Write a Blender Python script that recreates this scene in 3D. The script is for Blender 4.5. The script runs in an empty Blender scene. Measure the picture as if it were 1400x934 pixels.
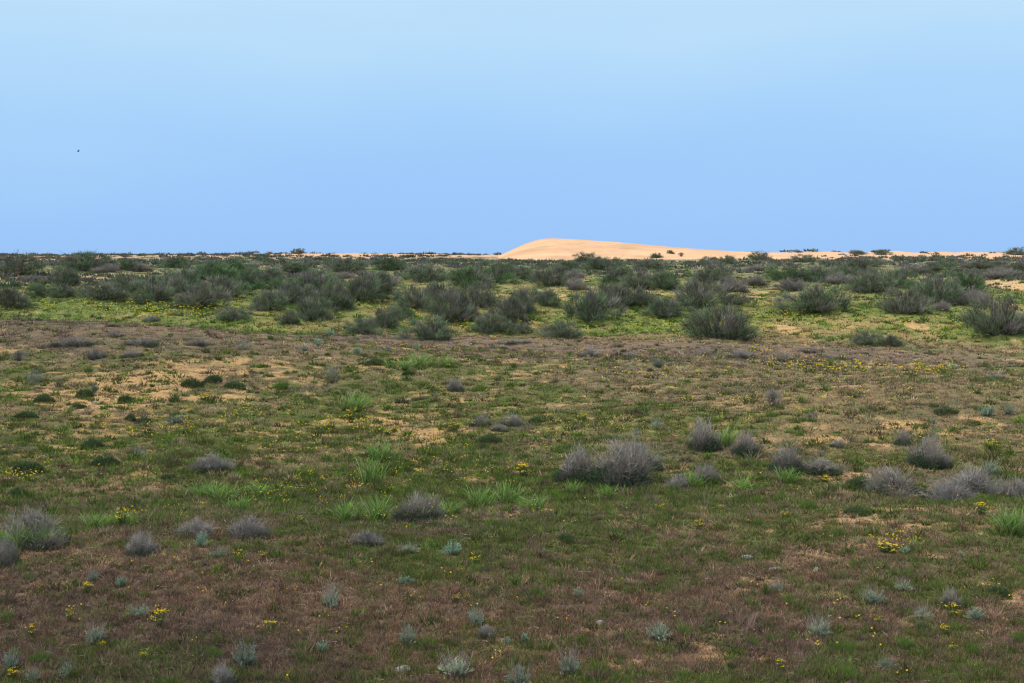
import bpy, math
import numpy as np

SC = bpy.context.scene
COL = SC.collection
rng = np.random.default_rng(11)
PI = math.pi

# ------------------------------------------------------------------ camera geometry (photo is 1400 x 934)
F = 1944.0
EYE = 3.5
PITCH = math.atan((467 - 343) / F)


# ------------------------------------------------------------------ noise
def _hash(ix, iy, seed):
    h = (ix.astype(np.int64) * 374761393 + iy.astype(np.int64) * 668265263 + seed * 1442695041) & 0xFFFFFFFF
    h = ((h ^ (h >> 13)) * 1274126177) & 0xFFFFFFFF
    h = ((h ^ (h >> 16)) * 2246822519) & 0xFFFFFFFF
    return ((h ^ (h >> 15)) & 0xFFFFFF) / float(0xFFFFFF)


def vnoise(x, y, seed=0):
    x = np.asarray(x, float); y = np.asarray(y, float)
    ix = np.floor(x); iy = np.floor(y)
    fx = x - ix; fy = y - iy
    fx = fx * fx * (3 - 2 * fx); fy = fy * fy * (3 - 2 * fy)
    ix = ix.astype(np.int64); iy = iy.astype(np.int64)
    a = _hash(ix, iy, seed); b = _hash(ix + 1, iy, seed)
    c = _hash(ix, iy + 1, seed); d = _hash(ix + 1, iy + 1, seed)
    return (a * (1 - fx) + b * fx) * (1 - fy) + (c * (1 - fx) + d * fx) * fy


def fbm(x, y, freq, octv=4, seed=0, gain=0.5):
    t = 0.0; amp = 1.0; tot = 0.0
    c, s = math.cos(0.6), math.sin(0.6)
    for k in range(octv):
        t = t + amp * vnoise(np.asarray(x) * freq + 17.3 * k, np.asarray(y) * freq - 9.1 * k, seed + k)
        tot += amp; amp *= gain; freq *= 2.03
        x, y = x * c - y * s, x * s + y * c
    return t / tot


def sstep(a, b, v):
    t = np.clip((v - a) / (b - a), 0, 1)
    return t * t * (3 - 2 * t)


# ------------------------------------------------------------------ terrain
_PY = np.array([-4000, 0, 57, 60, 64, 69, 76, 90, 110, 130, 160, 200, 260, 350, 450, 600, 1000, 6000], float)
_PZ = np.array([0, 0, 0, -.06, -.42, -.20, .22, .90, 1.38, 1.70, 1.88, 1.98, 2.08, 2.20, 2.10, 1.4, -1, -3], float)
_ty = np.arange(-20, 1000, 0.5)
_tz = np.interp(_ty, _PY, _PZ)
_k = np.exp(-0.5 * (np.arange(-12, 13) / 3.2) ** 2); _k /= _k.sum()
_tz = np.convolve(np.pad(_tz, 12, mode='edge'), _k, mode='valid')

BUMPS = [  # cx, cy, rx, ry, height
    (-15.0, 45.5, 13.0, 8.5, 1.22), (-3.4, 15.6, 4.6, 2.3, 0.30), (5.0, 17.6, 3.2, 1.7, 0.24),
    (0.5, 21.8, 22.0, 2.4, -0.20), (9.0, 30.0, 5.0, 3.0, 0.22), (2.0, 38.0, 8.0, 5.0, 0.15), (21.0, 54.0, 11.0, 7.0, -0.95), (3.0, 55.0, 12.0, 7.0, -0.42), (97.0, 325.0, 40.0, 24.0, .95), (52.0, 330.0, 26.0, 22.0, .7), (-40.0, 335.0, 28.0, 22.0, .8), (-85.0, 300.0, 30.0, 30.0, .35), (11.0, 33.0, 6.0, 3.5, .28), (-3.0, 27.0, 7.0, 3.0, -.15), (5.0, 41.0, 7.0, 4.0, .22), (12.0, 225.0, 30.0, 34.0, -0.45), (-4.5, 51.0, 7.0, 7.0, -0.22),
]


MOUNDS = []   # sand gathered round the feet of the shrubs: x, y, radius, height


def terr(x, y):
    x = np.asarray(x, float); y = np.asarray(y, float)
    R = np.hypot(x, y)
    yy = y + np.clip(x, -25, 30) * 0.14
    z = np.interp(yy, _ty, _tz) - np.clip(yy - 900, 0, None) * .0045
    for cx, cy, rx, ry, h in BUMPS:
        z = z + h * np.exp(-((x - cx) / rx) ** 2 - ((y - cy) / ry) ** 2)
    near = np.clip((R - 4) / 8, 0, 1)
    A = np.interp(R, [0, 20, 60, 68, 90, 200, 400, 900], [.10, .16, .18, .30, .62, .50, .9, 1.2]) * near
    z = z + A * (fbm(x, y, 0.16, 3, 5) - 0.5)
    z = z + np.interp(R, [0, 18, 30, 54, 60, 64], [0, .0, .35, .55, .40, 0]) * (fbm(x, y, .075, 2, 15) - .5)
    x = np.asarray(x); z = z + np.interp(R, [0, 10, 60, 150, 300], [.05, .10, .19, .25, .2]) * (fbm(x, y, 1.1, 3, 9) - 0.5)
    if MOUNDS:
        m = (R > 60) & (R < 150)
        if m.any():
            z = np.array(z, float); xm = x[m]; ym = y[m]; t = np.zeros(xm.shape)
            for cx, cy, r, h in MOUNDS:
                t = np.maximum(t, h * np.exp(-((xm - cx) / r) ** 2 - ((ym - cy) / (r * 1.2)) ** 2))
            z[m] = z[m] + t
    return z


def ray(px, py):
    a = (px - 700) / F; b = (467 - py) / F
    cp, sp = math.cos(PITCH), math.sin(PITCH)
    d = np.array([a, cp + b * sp, -sp + b * cp])
    return d


_DP = [(640, 362), (668, 358), (690, 346), (718, 333), (738, 327), (752, 325.5), (790, 327.5), (850, 331.5), (900, 336.5), (950, 340.5), (1000, 343.5), (1040, 345.5), (1080, 348), (1130, 352), (1180, 358)]
DUNE_D = 300.0
_dx = np.linspace((625 - 700) / F * DUNE_D, (1190 - 700) / F * DUNE_D, 360)
_dc = np.interp(_dx * F / DUNE_D + 700, [q[0] for q in _DP], [EYE - (q[1] - 343) * DUNE_D / F for q in _DP])
_k = np.exp(-0.5 * (np.arange(-6, 7) / 2.4) ** 2); _k /= _k.sum()
_dc = np.convolve(np.pad(_dc, 6, mode='edge'), _k, mode='valid')
DUNE_BASE = 1.2


def dune_height(x, y):
    """crest line lowered along y to a foot on either side"""
    crest = np.interp(x, _dx, _dc, left=-9, right=-9)
    v = (y - DUNE_D - 4 * np.sin(x * .09)) / 58.0
    fr = np.where(v < 0, np.clip(1 + v, 0, 1), np.clip(1 - v / 1.3, 0, 1))
    fr = .55 * fr + .45 * fr * fr * (3 - 2 * fr)
    z = DUNE_BASE + (crest - DUNE_BASE) * fr
    slip = np.exp(-((x - (8.2 + (v + .3) * -9)) / 1.2) ** 2) * np.clip(-v * 3, 0, 1) * np.clip((v + .9) * 2, 0, 1)
    return z + .22 * slip + np.clip(np.abs(v) * 12, .25, 1) * .75 * (fbm(x, y, .09, 4, 91) - .5) * np.clip(crest - 2.4, 0, 1)


def surf(x, y):
    return np.maximum(terr(x, y), np.where((np.abs(y - 300) < 60) & (x > _dx[0]) & (x < _dx[-1]), dune_height(x, y), -50))


_ts = np.geomspace(6, 700, 2600)


def at(px, py, far=260.0):
    """the ground point that the photograph shows at a pixel"""
    d = ray(px, py)
    P = np.array([0, 0, EYE])[None] + _ts[:, None] * d[None]
    below = P[:, 2] < surf(P[:, 0], P[:, 1])
    k = int(np.argmax(below))
    t = _ts[k] if below.any() and _ts[k] < far else far
    p = np.array([0, 0, EYE]) + t * d
    p[2] = float(surf(p[0], p[1]))
    return p


# ------------------------------------------------------------------ plants one by one: kind, pixel of the foot in the photograph (px, py), width, height, label
PLANTS = [
    # --- shrub slope, from the left edge of the view
    ('D', 27, 376, 58, 30, 'dark shrub on the sandy rise at the far left, tallest near the left skyline'),
    ('D', 112, 370, 66, 26, 'wide feathery shrub breaking the skyline above the left sand patch'),
    ('D', 94, 389, 40, 24, 'round dark shrub alone on the sand patch at far left'),
    ('V', 46, 386, 32, 10, 'low grey bush between two dark shrubs on the left sand patch'),
    ('D', 14, 420, 54, 29, 'grey green shrub cut by the left edge, beside the bright green strip'),
    ('G', 59, 407, 36, 17, 'low green shrub next to the shrub cut by the left edge'),
    ('D', 90, 407, 42, 19, 'low spreading shrub behind the bright green strip at left'),
    ('D', 142, 410, 56, 26, 'very dark wide shrub standing on the left bright green strip'),
    ('D', 174, 398, 52, 25, 'dark shrub behind the very dark wide one on the left green strip'),
    ('D', 213, 410, 58, 34, 'tall grey green shrub over the yellow flowers at left'),
    ('D', 242, 404, 46, 30, 'grey shrub squeezed between two larger shrubs above the yellow flowers'),
    ('G', 194, 416, 24, 15, 'little green shrub at the foot of the tall one above the yellow flowers'),
    ('D', 268, 421, 66, 36, 'big dark shrub nearest the brightest yellow flower patch at left'),
    ('D', 300, 406, 48, 32, 'dark shrub right behind the big one by the yellow flower patch'),
    ('D', 250, 392, 50, 26, 'shrub in the second row above the yellow flowers at left'),
    ('G', 288, 382, 70, 30, 'broad fresh green shrub high on the left slope'),
    ('G', 318, 375, 62, 27, 'tall green shrub touching the skyline left of the dune'),
    ('G', 340, 396, 44, 28, 'green shrub above the gap in the left shrub row'),
    ('G', 175, 369, 38, 16, 'small green shrub just under the left skyline'),
    ('V', 148, 373, 32, 13, 'grey leafless bush under the left skyline beside a feathery shrub'),
    ('V', 191, 372, 32, 13, 'grey violet bush under the left skyline, right of the small green shrub'),
    ('G', 235, 366, 42, 15, 'low pale green shrub close under the left skyline'),
    ('D', 318, 438, 50, 19, 'low dark shrub alone at the edge of the brown ridge'),
    # --- diagonal rows left of centre
    ('D', 366, 425, 38, 30, 'dark shrub at the lower left end of the first diagonal row'),
    ('D', 392, 417, 44, 31, 'second shrub up the first diagonal row, green tinged'),
    ('D', 424, 403, 56, 33, 'tallest shrub in the first diagonal row, dark with bare twigs'),
    ('D', 398, 445, 28, 19, 'small shrub at the foot of the long diagonal row'),
    ('D', 427, 438, 46, 30, 'dark shrub second from the foot of the long diagonal row'),
    ('D', 462, 423, 54, 37, 'large dark shrub in the middle of the long diagonal row'),
    ('D', 492, 412, 50, 36, 'large dense shrub third from the top of the long diagonal row'),
    ('D', 512, 403, 48, 31, 'shrub near the top of the long diagonal row'),
    ('V', 533, 391, 34, 16, 'grey leafless bush capping the long diagonal row'),
    ('D', 498, 457, 44, 21, 'dark low shrub at the ridge edge below the flowery slope'),
    ('D', 528, 448, 42, 28, 'dark shrub just up the slope from the low one at the ridge edge'),
    ('G', 550, 436, 28, 17, 'small green shrub ending the short row at the ridge edge'),
    ('D', 568, 422, 48, 30, 'dark shrub at the left end of the row below the green shrub'),
    ('D', 600, 412, 44, 26, 'grey shrub at the right end of the row below the green shrub'),
    ('D', 586, 464, 54, 30, 'lowest shrub of the steep central row, touching the brown ridge'),
    ('D', 622, 440, 60, 40, 'biggest dark shrub of the steep central row'),
    ('D', 654, 420, 50, 32, 'grey shrub at the top of the steep central row'),
    ('D', 671, 454, 40, 26, 'lower shrub of the short row right of the steep central row'),
    ('D', 699, 442, 46, 36, 'dark shrub in the middle of the short row right of centre'),
    ('D', 712, 431, 36, 34, 'tall shrub at the bend of the short row right of centre'),
    ('D', 722, 416, 38, 22, 'shrub leading up from the bend of the short row'),
    ('D', 746, 418, 38, 23, 'last shrub at the right end of the short row'),
    ('D', 581, 385, 54, 27, 'grey shrub with bare twigs left of the big green shrub'),
    ('G', 640, 392, 66, 35, 'big fresh green shrub below the left foot of the dune'),
    ('G', 674, 386, 54, 28, 'green shrub joined to the right of the big fresh green one'),
    ('D', 698, 380, 36, 18, 'dark shrub under the dune, right of the green pair'),
    ('G', 536, 370, 48, 19, 'broad green shrub on the far bare sand left of the dune'),
    ('D', 474, 372, 52, 20, 'dark broad shrub under the thin sand streak on the skyline'),
    ('V', 470, 381, 32, 10, 'low grey bush in front of the dark broad shrub'),
    ('G', 402, 372, 48, 16, 'green shrub below the thin sand streak on the skyline'),
    ('D', 366, 387, 46, 23, 'dark shrub behind the first diagonal row'),
    ('D', 436, 390, 46, 23, 'grey shrub above the tallest of the first diagonal row'),
    ('G', 384, 396, 40, 20, 'green shrub filling the gap behind the first diagonal row'),
    # --- below the dune and to its right
    ('D', 802, 360, 32, 15, 'dark shrub rising against the dune face'),
    ('D', 752, 391, 50, 33, 'dark round shrub in front of the dune, beside a violet bush'),
    ('V', 787, 397, 38, 19, 'rounded violet grey bush on the green slope in front of the dune'),
    ('V', 785, 381, 32, 14, 'violet grey bush peeping over the rounded one'),
    ('D', 805, 438, 58, 44, 'large shrub with bare fork on the flowery slope below the dune'),
    ('D', 842, 419, 46, 33, 'grey shrub linking the forked shrub with the row to its right'),
    ('D', 874, 418, 48, 26, 'dark shrub ending the row right of the forked shrub'),
    ('G', 838, 388, 48, 23, 'dark green shrub in the upper row below the dune'),
    ('D', 873, 394, 46, 26, 'dense shrub in the middle of the upper row below the dune'),
    ('G', 908, 395, 52, 31, 'green leafy shrub in the upper row below the dune tail'),
    ('D', 952, 420, 62, 38, 'wide dark shrub above the sandy bank on the right slope'),
    ('D', 912, 434, 52, 25, 'dark low shrub left of the wide one on the right slope'),
    ('D', 987, 463, 70, 47, 'huge dark shrub rooted at the ridge edge right of centre'),
    ('D', 972, 386, 62, 28, 'grey green shrub with upright twigs below the dune tail'),
    ('V', 1000, 400, 44, 21, 'violet grey bush below the upright shrub'),
    ('V', 1032, 391, 38, 15, 'violet grey bush above the sandy bank'),
    ('D', 1005, 418, 32, 16, 'small grey shrub on the lip of the sandy bank'),
    ('D', 770, 462, 44, 24, 'spiky low shrub with bare shoots at the ridge edge'),
    ('D', 713, 456, 26, 15, 'small dark shrub at the ridge edge below the short row'),
    ('D', 997, 361, 30, 12, 'round dark shrub at the sandy foot of the dune tail'),
    ('D', 970, 361, 26, 11, 'small dark shrub left of the round one under the dune tail'),
    ('D', 1040, 357, 32, 14, 'dark shrub on the skyline where the dune tail ends'),
    ('G', 897, 353, 18, 9, 'yellow green bush half way up the dune tail'),
    ('G', 917, 347, 12, 5, 'tiny green bush highest on the dune tail'),
    ('K', 931, 351, 9, 6, 'tiny dark bush right of the green ones on the dune tail'),
    ('D', 822, 368, 50, 17, 'dark shrub in front of the dune foot'),
    ('D', 888, 368, 48, 16, 'low grey shrub in front of the dune tail'),
    ('V', 1036, 371, 40, 10, 'long flat violet brush under the dune tail'),
    ('G', 716, 382, 34, 19, 'green shrub in the gap left of the dark round one'),
    ('G', 774, 372, 46, 18, 'green shrub at the middle of the dune foot'),
    # --- right hand slope
    ('D', 1120, 427, 88, 42, 'very large spreading dark shrub over the small sand scar'),
    ('G', 1080, 384, 56, 25, 'fresh green shrub behind the very large spreading one'),
    ('D', 1122, 384, 46, 21, 'grey shrub between two green ones on the upper right slope'),
    ('D', 1188, 400, 60, 32, 'dense dark shrub on green turf in the middle of the right slope'),
    ('G', 1160, 382, 46, 20, 'green shrub up behind the dense dark one'),
    ('D', 1236, 430, 58, 40, 'dark shrub with black foot, left one of the right hand pair'),
    ('D', 1278, 414, 66, 40, 'tall grey green shrub, upper one of the right hand pair'),
    ('V', 1288, 425, 25, 14, 'small round brown bush under the right hand pair'),
    ('V', 1326, 417, 50, 23, 'violet bare bush below the sand bank at the right edge'),
    ('D', 1367, 458, 82, 58, 'huge dark shrub by the right edge, largest in the view'),
    ('G', 1322, 398, 60, 31, 'green shrub left of the sand bank at the right edge'),
    ('D', 1182, 471, 36, 20, 'spiky grey shrub at the ridge edge on the right'),
    ('D', 1221, 473, 26, 16, 'small dark shrub right of the spiky one at the ridge edge'),
    ('D', 1170, 369, 48, 19, 'dark shrub just below the right skyline'),
    ('D', 1276, 371, 46, 14, 'low dark shrub below the long sand streak at right'),
    ('D', 1300, 364, 26, 13, 'small dark shrub against the long sand streak at right'),
    ('D', 1388, 349, 26, 11, 'lone shrub standing on the skyline at the right edge'),
    ('D', 1207, 349, 20, 8, 'bushy tuft on the skyline at the left end of the long sand streak'),
    ('D', 1172, 348, 24, 6, 'flat dark bush on the skyline right of the dune tail'),
    ('V', 1082, 398, 46, 18, 'violet bush tucked left of the very large spreading shrub'),
    ('V', 1150, 388, 40, 15, 'violet bush left of the dense dark shrub'),
    ('V', 1368, 382, 54, 16, 'wide violet brush above the sand bank at the right edge'),
    ('G', 1222, 392, 54, 26, 'green shrub behind the right hand pair'),
    ('D', 1102, 359, 38, 12, 'low dark shrub on the sand right of the dune tail'),
    ('K', 1064, 415, 17, 9, 'small bare bush on the sandy bank path'),
    ('V', 1245, 376, 46, 15, 'grey brush in the upper row right of the dune'),
    ('D', 1340, 368, 56, 13, 'long low dark shrub under the right end of the sand streak'),
    ('D', 1394, 372, 30, 14, 'dark shrub at the right edge above the violet brush'),
    ('D', 408, 347, 21, 8, 'dark dome shaped bush alone on the left skyline'),
    # --- brown ridge: grey mats and small plants
    ('M', 100, 474, 74, 15, 'long pale grey brush mat at the left end of the brown ridge'),
    ('M', 131, 491, 32, 17, 'grey brush tuft at the top of the left sandy slope'),
    ('M', 198, 473, 58, 13, 'grey brown brush mat in the middle of the left ridge'),
    ('M', 181, 488, 36, 12, 'bluish grey mat below the left ridge'),
    ('M', 272, 473, 44, 11, 'pale brush mat right of the grey brown one on the ridge'),
    ('S', 331, 478, 22, 11, 'small grey plant where the left ridge turns green'),
    ('C', 435, 473, 21, 10, 'round grey cushion on the ridge crest left of centre'),
    ('C', 451, 458, 16, 8, 'tiny grey cushion at the ridge edge under the long diagonal row'),
    ('S', 416, 480, 17, 8, 'tiny pale plant below the round grey cushion on the ridge'),
    ('M', 157, 461, 24, 8, 'dark grey mat alone on the bare brown ridge at left'),
    ('M', 208, 440, 26, 8, 'pale grey mat at the lower edge of the left flowery strip'),
    ('K', 27, 494, 22, 14, 'dark bare little bush on the sand at the far left of the ridge'),
    ('S', 47, 524, 26, 18, 'grey plant on the grassy slope below the far left dark bush'),
    ('C', 488, 485, 14, 11, 'blue grey cushion left of the reed patch on the ridge'),
    ('S', 532, 481, 11, 7, 'tiny grey plant behind the reed patch on the ridge'),
    ('C', 570, 478, 14, 8, 'pale cushion behind the middle of the reed patch'),
    ('M', 700, 471, 60, 8, 'thin grey mat along the ridge edge at the centre'),
    ('M', 805, 488, 44, 14, 'pale grey mat on the ridge right of centre'),
    ('M', 863, 490, 30, 11, 'small grey mat right of the pale one on the ridge'),
    ('S', 900, 503, 22, 16, 'grey plant in front of the small grey mat on the ridge'),
    ('M', 962, 487, 34, 11, 'grey mat below the huge ridge edge shrub'),
    ('M', 1014, 490, 50, 13, 'violet grey mat right of the huge ridge edge shrub'),
    ('M', 1071, 495, 36, 13, 'rough grey mat left of the yellow flower band'),
    ('M', 1103, 482, 28, 8, 'small flat mat on the right part of the ridge'),
    ('M', 1131, 490, 22, 7, 'pinkish dry mat by the yellow flower band'),
    ('C', 1301, 504, 14, 8, 'small grey cushion on the dark right end of the ridge'),
    ('M', 1360, 518, 36, 7, 'thin grey mat near the right edge on the olive slope'),
    # --- middle ground
    ('B', 787, 657, 78, 52, 'left, lower half of the big grey bush pair in the middle'),
    ('B', 846, 664, 96, 74, 'big grey dome shaped bush, tallest in the middle of the grass'),
    ('B', 878, 643, 50, 44, 'dark twiggy bush leaning from the right of the big grey dome'),
    ('B', 963, 616, 58, 54, 'tall grey bush with upright twigs right of the big grey pair'),
    ('B', 1020, 624, 46, 38, 'grey bush with green heart beside the tall upright one'),
    ('B', 1074, 643, 60, 38, 'pale dry bush left of the bright green strip'),
    ('B', 1122, 646, 62, 22, 'dark low bush on the bright green strip'),
    ('K', 1057, 557, 29, 26, 'little round bush with a bare black trunk, alone on the slope'),
    ('B', 1266, 637, 50, 48, 'grey bush with dark green heart at right'),
    ('B', 1291, 640, 24, 25, 'small dark bush touching the right of the green hearted one'),
    ('B', 1234, 609, 28, 24, 'small grey bush left above the green hearted one'),
    ('H', 1178, 668, 46, 22, 'dark green low herb patch left of the violet thicket'),
    ('B', 1222, 676, 84, 42, 'violet grey thicket in front of the green hearted bush'),
    ('H', 1252, 678, 38, 14, 'green herb patch under the violet thicket'),
    ('P', 1292, 688, 78, 36, 'low dry tangle between the violet thicket and the bleached bush'),
    ('P', 1327, 676, 76, 40, 'bleached white grey tangled bush near the right edge'),
    ('P', 1384, 684, 60, 34, 'bleached bush cut by the right edge'),
    ('S', 1355, 651, 26, 24, 'green grey plant behind the bleached bushes'),
    ('Q', 967, 658, 40, 26, 'pale low dry bush in the reed grass right of the big grey pair'),
    ('C', 1350, 570, 26, 14, 'blue green cushion near the right edge of the olive slope'),
    ('S', 1380, 567, 24, 14, 'pale grey plant right of the blue green cushion on the olive slope'),
    ('H', 1293, 566, 36, 12, 'bright green mound on the sandy right slope'),
    ('B', 1146, 612, 30, 14, 'low dark bush on sand above the bright green strip'),
    ('K', 1108, 575, 14, 9, 'tiny dark bush on the sand right of the bare trunked one'),
    ('B', 656, 583, 32, 18, 'grey bush at the left end of the small central group'),
    ('P', 700, 583, 36, 19, 'pale bush at the right of the small central group'),
    ('B', 683, 589, 28, 12, 'low dry bush in front of the small central group'),
    ('H', 734, 578, 24, 10, 'green herb patch touching the pale bush of the central group'),
    ('Q', 622, 535, 26, 20, 'small pale upright bush on the brown slope at the centre'),
    ('S', 898, 586, 18, 15, 'small grey plant behind the big grey bush pair'),
    ('H', 668, 606, 40, 15, 'dark green leafy patch below the small central group'),
    ('Q', 927, 670, 34, 24, 'faint grey bush in the grass right of the big grey pair'),
    ('S', 129, 537, 14, 17, 'blue grey plant on the sandy left slope'),
    ('H', 116, 543, 26, 14, 'grey green cushion left of the blue grey plant on sand'),
    ('H', 60, 550, 28, 14, 'green cushion with grey top on the left slope'),
    ('H', 37, 572, 32, 12, 'dark green cushion on the sandy slope at the far left'),
    ('H', 262, 529, 34, 15, 'green patch on the bare sand crest, left of two'),
    ('H', 291, 524, 30, 15, 'green patch on the bare sand crest, right of two'),
    ('H', 319, 530, 32, 11, 'low green cushion at the right end of the bare sand crest'),
    ('T', 386, 532, 22, 20, 'dark blue green spiky tuft right of the bare sand'),
    ('S', 455, 518, 22, 18, 'silvery plant on the grass above the dark reed clump'),
    ('S', 241, 580, 34, 13, 'grey green plant at the lower edge of the bare sand'),
    ('H', 196, 580, 24, 12, 'dark green cushion on the lower bare sand'),
    ('H', 178, 576, 16, 12, 'small green cushion left of the dark one on the lower sand'),
    ('H', 107, 559, 22, 9, 'dark flat cushion in the middle of the sandy slope'),
    ('H', 170, 551, 20, 13, 'green cushion half way down the sandy slope'),
    ('H', 239, 550, 16, 8, 'tiny green cushion under the bare sand crest'),
    ('H', 126, 614, 30, 17, 'green herb cushion at the foot of the sandy slope'),
    ('H', 144, 636, 38, 17, 'leafy dark green cushion below the foot of the sandy slope'),
    ('H', 37, 646, 46, 18, 'broad dark green cushion near the left edge'),
    ('H', 25, 679, 26, 16, 'green cushion in the brown grass near the left edge'),
    ('S', 190, 626, 20, 15, 'small grey plant right of the leafy dark cushion'),
    ('Q', 290, 645, 50, 27, 'dry grey bush with a green base left of centre'),
    ('H', 231, 657, 26, 11, 'flat grey green cushion left below the dry bush'),
    ('T', 425, 655, 16, 14, 'small spiky tuft above the long reed patch'),
    # --- reed grass
    ('R', 268, 682, 44, 26, 'left clump of the long bright reed patch'),
    ('R', 310, 684, 50, 28, 'middle clump of the long bright reed patch'),
    ('R', 354, 680, 40, 22, 'right clump of the long bright reed patch'),
    ('R', 326, 699, 34, 24, 'bright reed clump just below the long patch'),
    ('R', 482, 562, 48, 32, 'dark green reed clump on the slope left of centre'),
    ('R', 527, 630, 44, 34, 'upper arching reed clump above the leaning one'),
    ('R', 507, 665, 36, 46, 'tall leaning bright reed clump, the greenest left of centre'),
    ('R', 482, 712, 44, 34, 'reed clump left of the green hearted grey bush, outer one'),
    ('R', 515, 714, 44, 40, 'reed clump left of the green hearted grey bush, inner one'),
    ('R', 655, 694, 44, 34, 'reed clump left of the big grey pair, outermost'),
    ('R', 692, 690, 46, 36, 'bright reed clump in the middle ground left of the big grey pair'),
    ('R', 735, 700, 40, 30, 'thin reed clump below the big grey pair'),
    ('R', 787, 678, 30, 24, 'small bright reed clump at the foot of the big grey pair'),
    ('R', 832, 680, 24, 20, 'pale little reed clump under the big grey dome'),
    ('R', 545, 505, 40, 18, 'left clump of the reed patch on the ridge'),
    ('R', 575, 503, 40, 22, 'middle clump of the reed patch on the ridge'),
    ('R', 610, 503, 26, 20, 'dark right clump of the reed patch on the ridge'),
    ('H', 559, 514, 18, 9, 'dark green cushion below the reed patch on the ridge'),
    ('H', 513, 499, 26, 12, 'green cushion at the left end of the reed patch on the ridge'),
    ('R', 130, 722, 48, 22, 'flat reed clump left of the yellow flower plant'),
    ('R', 165, 720, 40, 24, 'reed clump around the bright yellow flower plant at left'),
    ('R', 30, 752, 46, 44, 'tall reed clump in front of the grey bush at the left edge'),
    ('R', 62, 750, 40, 36, 'reed clump on the right of the grey bush at the left edge'),
    ('R', 993, 610, 36, 30, 'pale reed clump between the tall grey bush and its neighbour'),
    ('R', 946, 668, 34, 26, 'reed clump below the tall grey bush'),
    ('R', 1025, 672, 46, 24, 'reed clump in the grass left of the dry sand patch'),
    ('R', 1075, 660, 34, 24, 'bright reed clump under the pale dry bush'),
    ('R', 1375, 728, 40, 36, 'reed clump at the right edge, left one'),
    ('R', 1396, 732, 36, 44, 'tall reed clump cut by the right edge'),
    ('R', 620, 706, 34, 24, 'small reed clump right of the green hearted grey bush'),
    ('R', 575, 712, 40, 24, 'reed blades in front of the green hearted grey bush'),
    # --- foreground bushes
    ('B', 48, 746, 90, 56, 'large grey bush with reeds growing through it at the left edge'),
    ('B', 2, 772, 42, 44, 'grey bush cut by the left edge'),
    ('B', 570, 711, 66, 42, 'rounded grey bush with a dark green heart and reeds before it'),
    ('Q', 193, 758, 44, 34, 'grey bush with silvery foot on the dark left knoll'),
    ('Q', 268, 733, 54, 27, 'pale grey dry bush behind a blue green cushion'),
    ('C', 275, 748, 21, 19, 'blue green cushion in front of the pale grey dry bush'),
    ('Q', 338, 733, 54, 32, 'pale feathery dry bush, right one on top of the left knoll'),
    ('S', 299, 761, 26, 13, 'flat silvery plant right of the blue green cushion'),
    ('Q', 502, 745, 42, 22, 'pale straw grey tuft left below the green hearted bush'),
    ('S', 559, 756, 32, 14, 'flat silvery plant below the green hearted bush'),
    ('C', 619, 759, 26, 18, 'bright blue green cushion at the centre of the near grass'),
    ('H', 774, 740, 22, 13, 'dark green cushion right of centre in the near grass'),
    ('S', 127, 796, 21, 17, 'small silver plant on the dark left knoll'),
    ('C', 165, 803, 17, 15, 'small green cushion with a yellow flower on its left'),
    ('S', 453, 830, 30, 33, 'upright silver plant with pale stalks, alone left of centre'),
    ('S', 190, 844, 32, 18, 'thin sparse silver plant on the dark knoll'),
    ('S', 131, 878, 34, 25, 'silver plant with a few stalks near the lower left'),
    ('S', 15, 917, 28, 30, 'silver plant in the lower left corner'),
    ('S', 45, 932, 29, 20, 'low silver plant beside the corner one at lower left'),
    ('S', 92, 927, 24, 26, 'upright silver plant third from the lower left corner'),
    ('S', 335, 912, 40, 40, 'grey silver plant, largest at the lower left'),
    ('Q', 303, 938, 40, 34, 'dry grey tuft at the bottom edge under the largest lower left plant'),
    ('C', 441, 891, 26, 13, 'flat faint silver cushion near the bottom left of centre'),
    ('S', 651, 854, 34, 25, 'pale mint plant with bare stalks at the bottom centre'),
    ('Q', 665, 872, 28, 20, 'faint dry grey tuft below the pale mint plant'),
    ('S', 557, 883, 32, 32, 'silver plant above the white stone'),
    ('C', 693, 881, 16, 10, 'tiny mint cushion, left of a close pair at the bottom centre'),
    ('C', 718, 879, 15, 13, 'tiny mint cushion, right of a close pair at the bottom centre'),
    ('S', 901, 877, 40, 29, 'silver plant with many spiky stalks right of the bottom centre'),
    ('S', 624, 926, 52, 36, 'broad silver plant at the bottom edge, widest in the foreground'),
    ('S', 710, 940, 40, 34, 'bright mint plant cut by the bottom edge with a stalk at its right'),
    ('S', 779, 922, 40, 36, 'silver plant at the bottom edge right of the mint one'),
    ('C', 555, 799, 24, 12, 'faint sparse silver cushion left of centre in the brown grass'),
    ('C', 790, 815, 22, 10, 'faint flat cushion right of centre in the brown grass'),
    ('S', 1122, 872, 38, 34, 'mint plant with a fan of pale stalks at right'),
    ('S', 1194, 827, 32, 25, 'dark green silver plant right of the small sand spot'),
    ('S', 1235, 809, 28, 18, 'small grey plant up and right of the dark green silver one'),
    ('B', 1299, 832, 34, 30, 'grey twiggy plant in the right hand cluster by the yellow flowers'),
    ('S', 1261, 848, 30, 18, 'silver plant at the left of the right hand cluster'),
    ('H', 1261, 863, 26, 15, 'fresh green cushion below the left plant of the right hand cluster'),
    ('C', 1333, 849, 30, 16, 'mint cushion at the right of the right hand cluster'),
    ('S', 1061, 808, 26, 16, 'small grey plant under the flat pale stone'),
    ('S', 1210, 916, 30, 19, 'pale plant at the bottom edge toward the right'),
    ('H', 1366, 815, 38, 16, 'flat grey green cushion near the right edge'),
    ('C', 1237, 756, 16, 9, 'tiny mint cushion beside the pale yellow flowers'),
    ('C', 1314, 761, 11, 7, 'tiny round mint cushion alone at right'),
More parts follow.
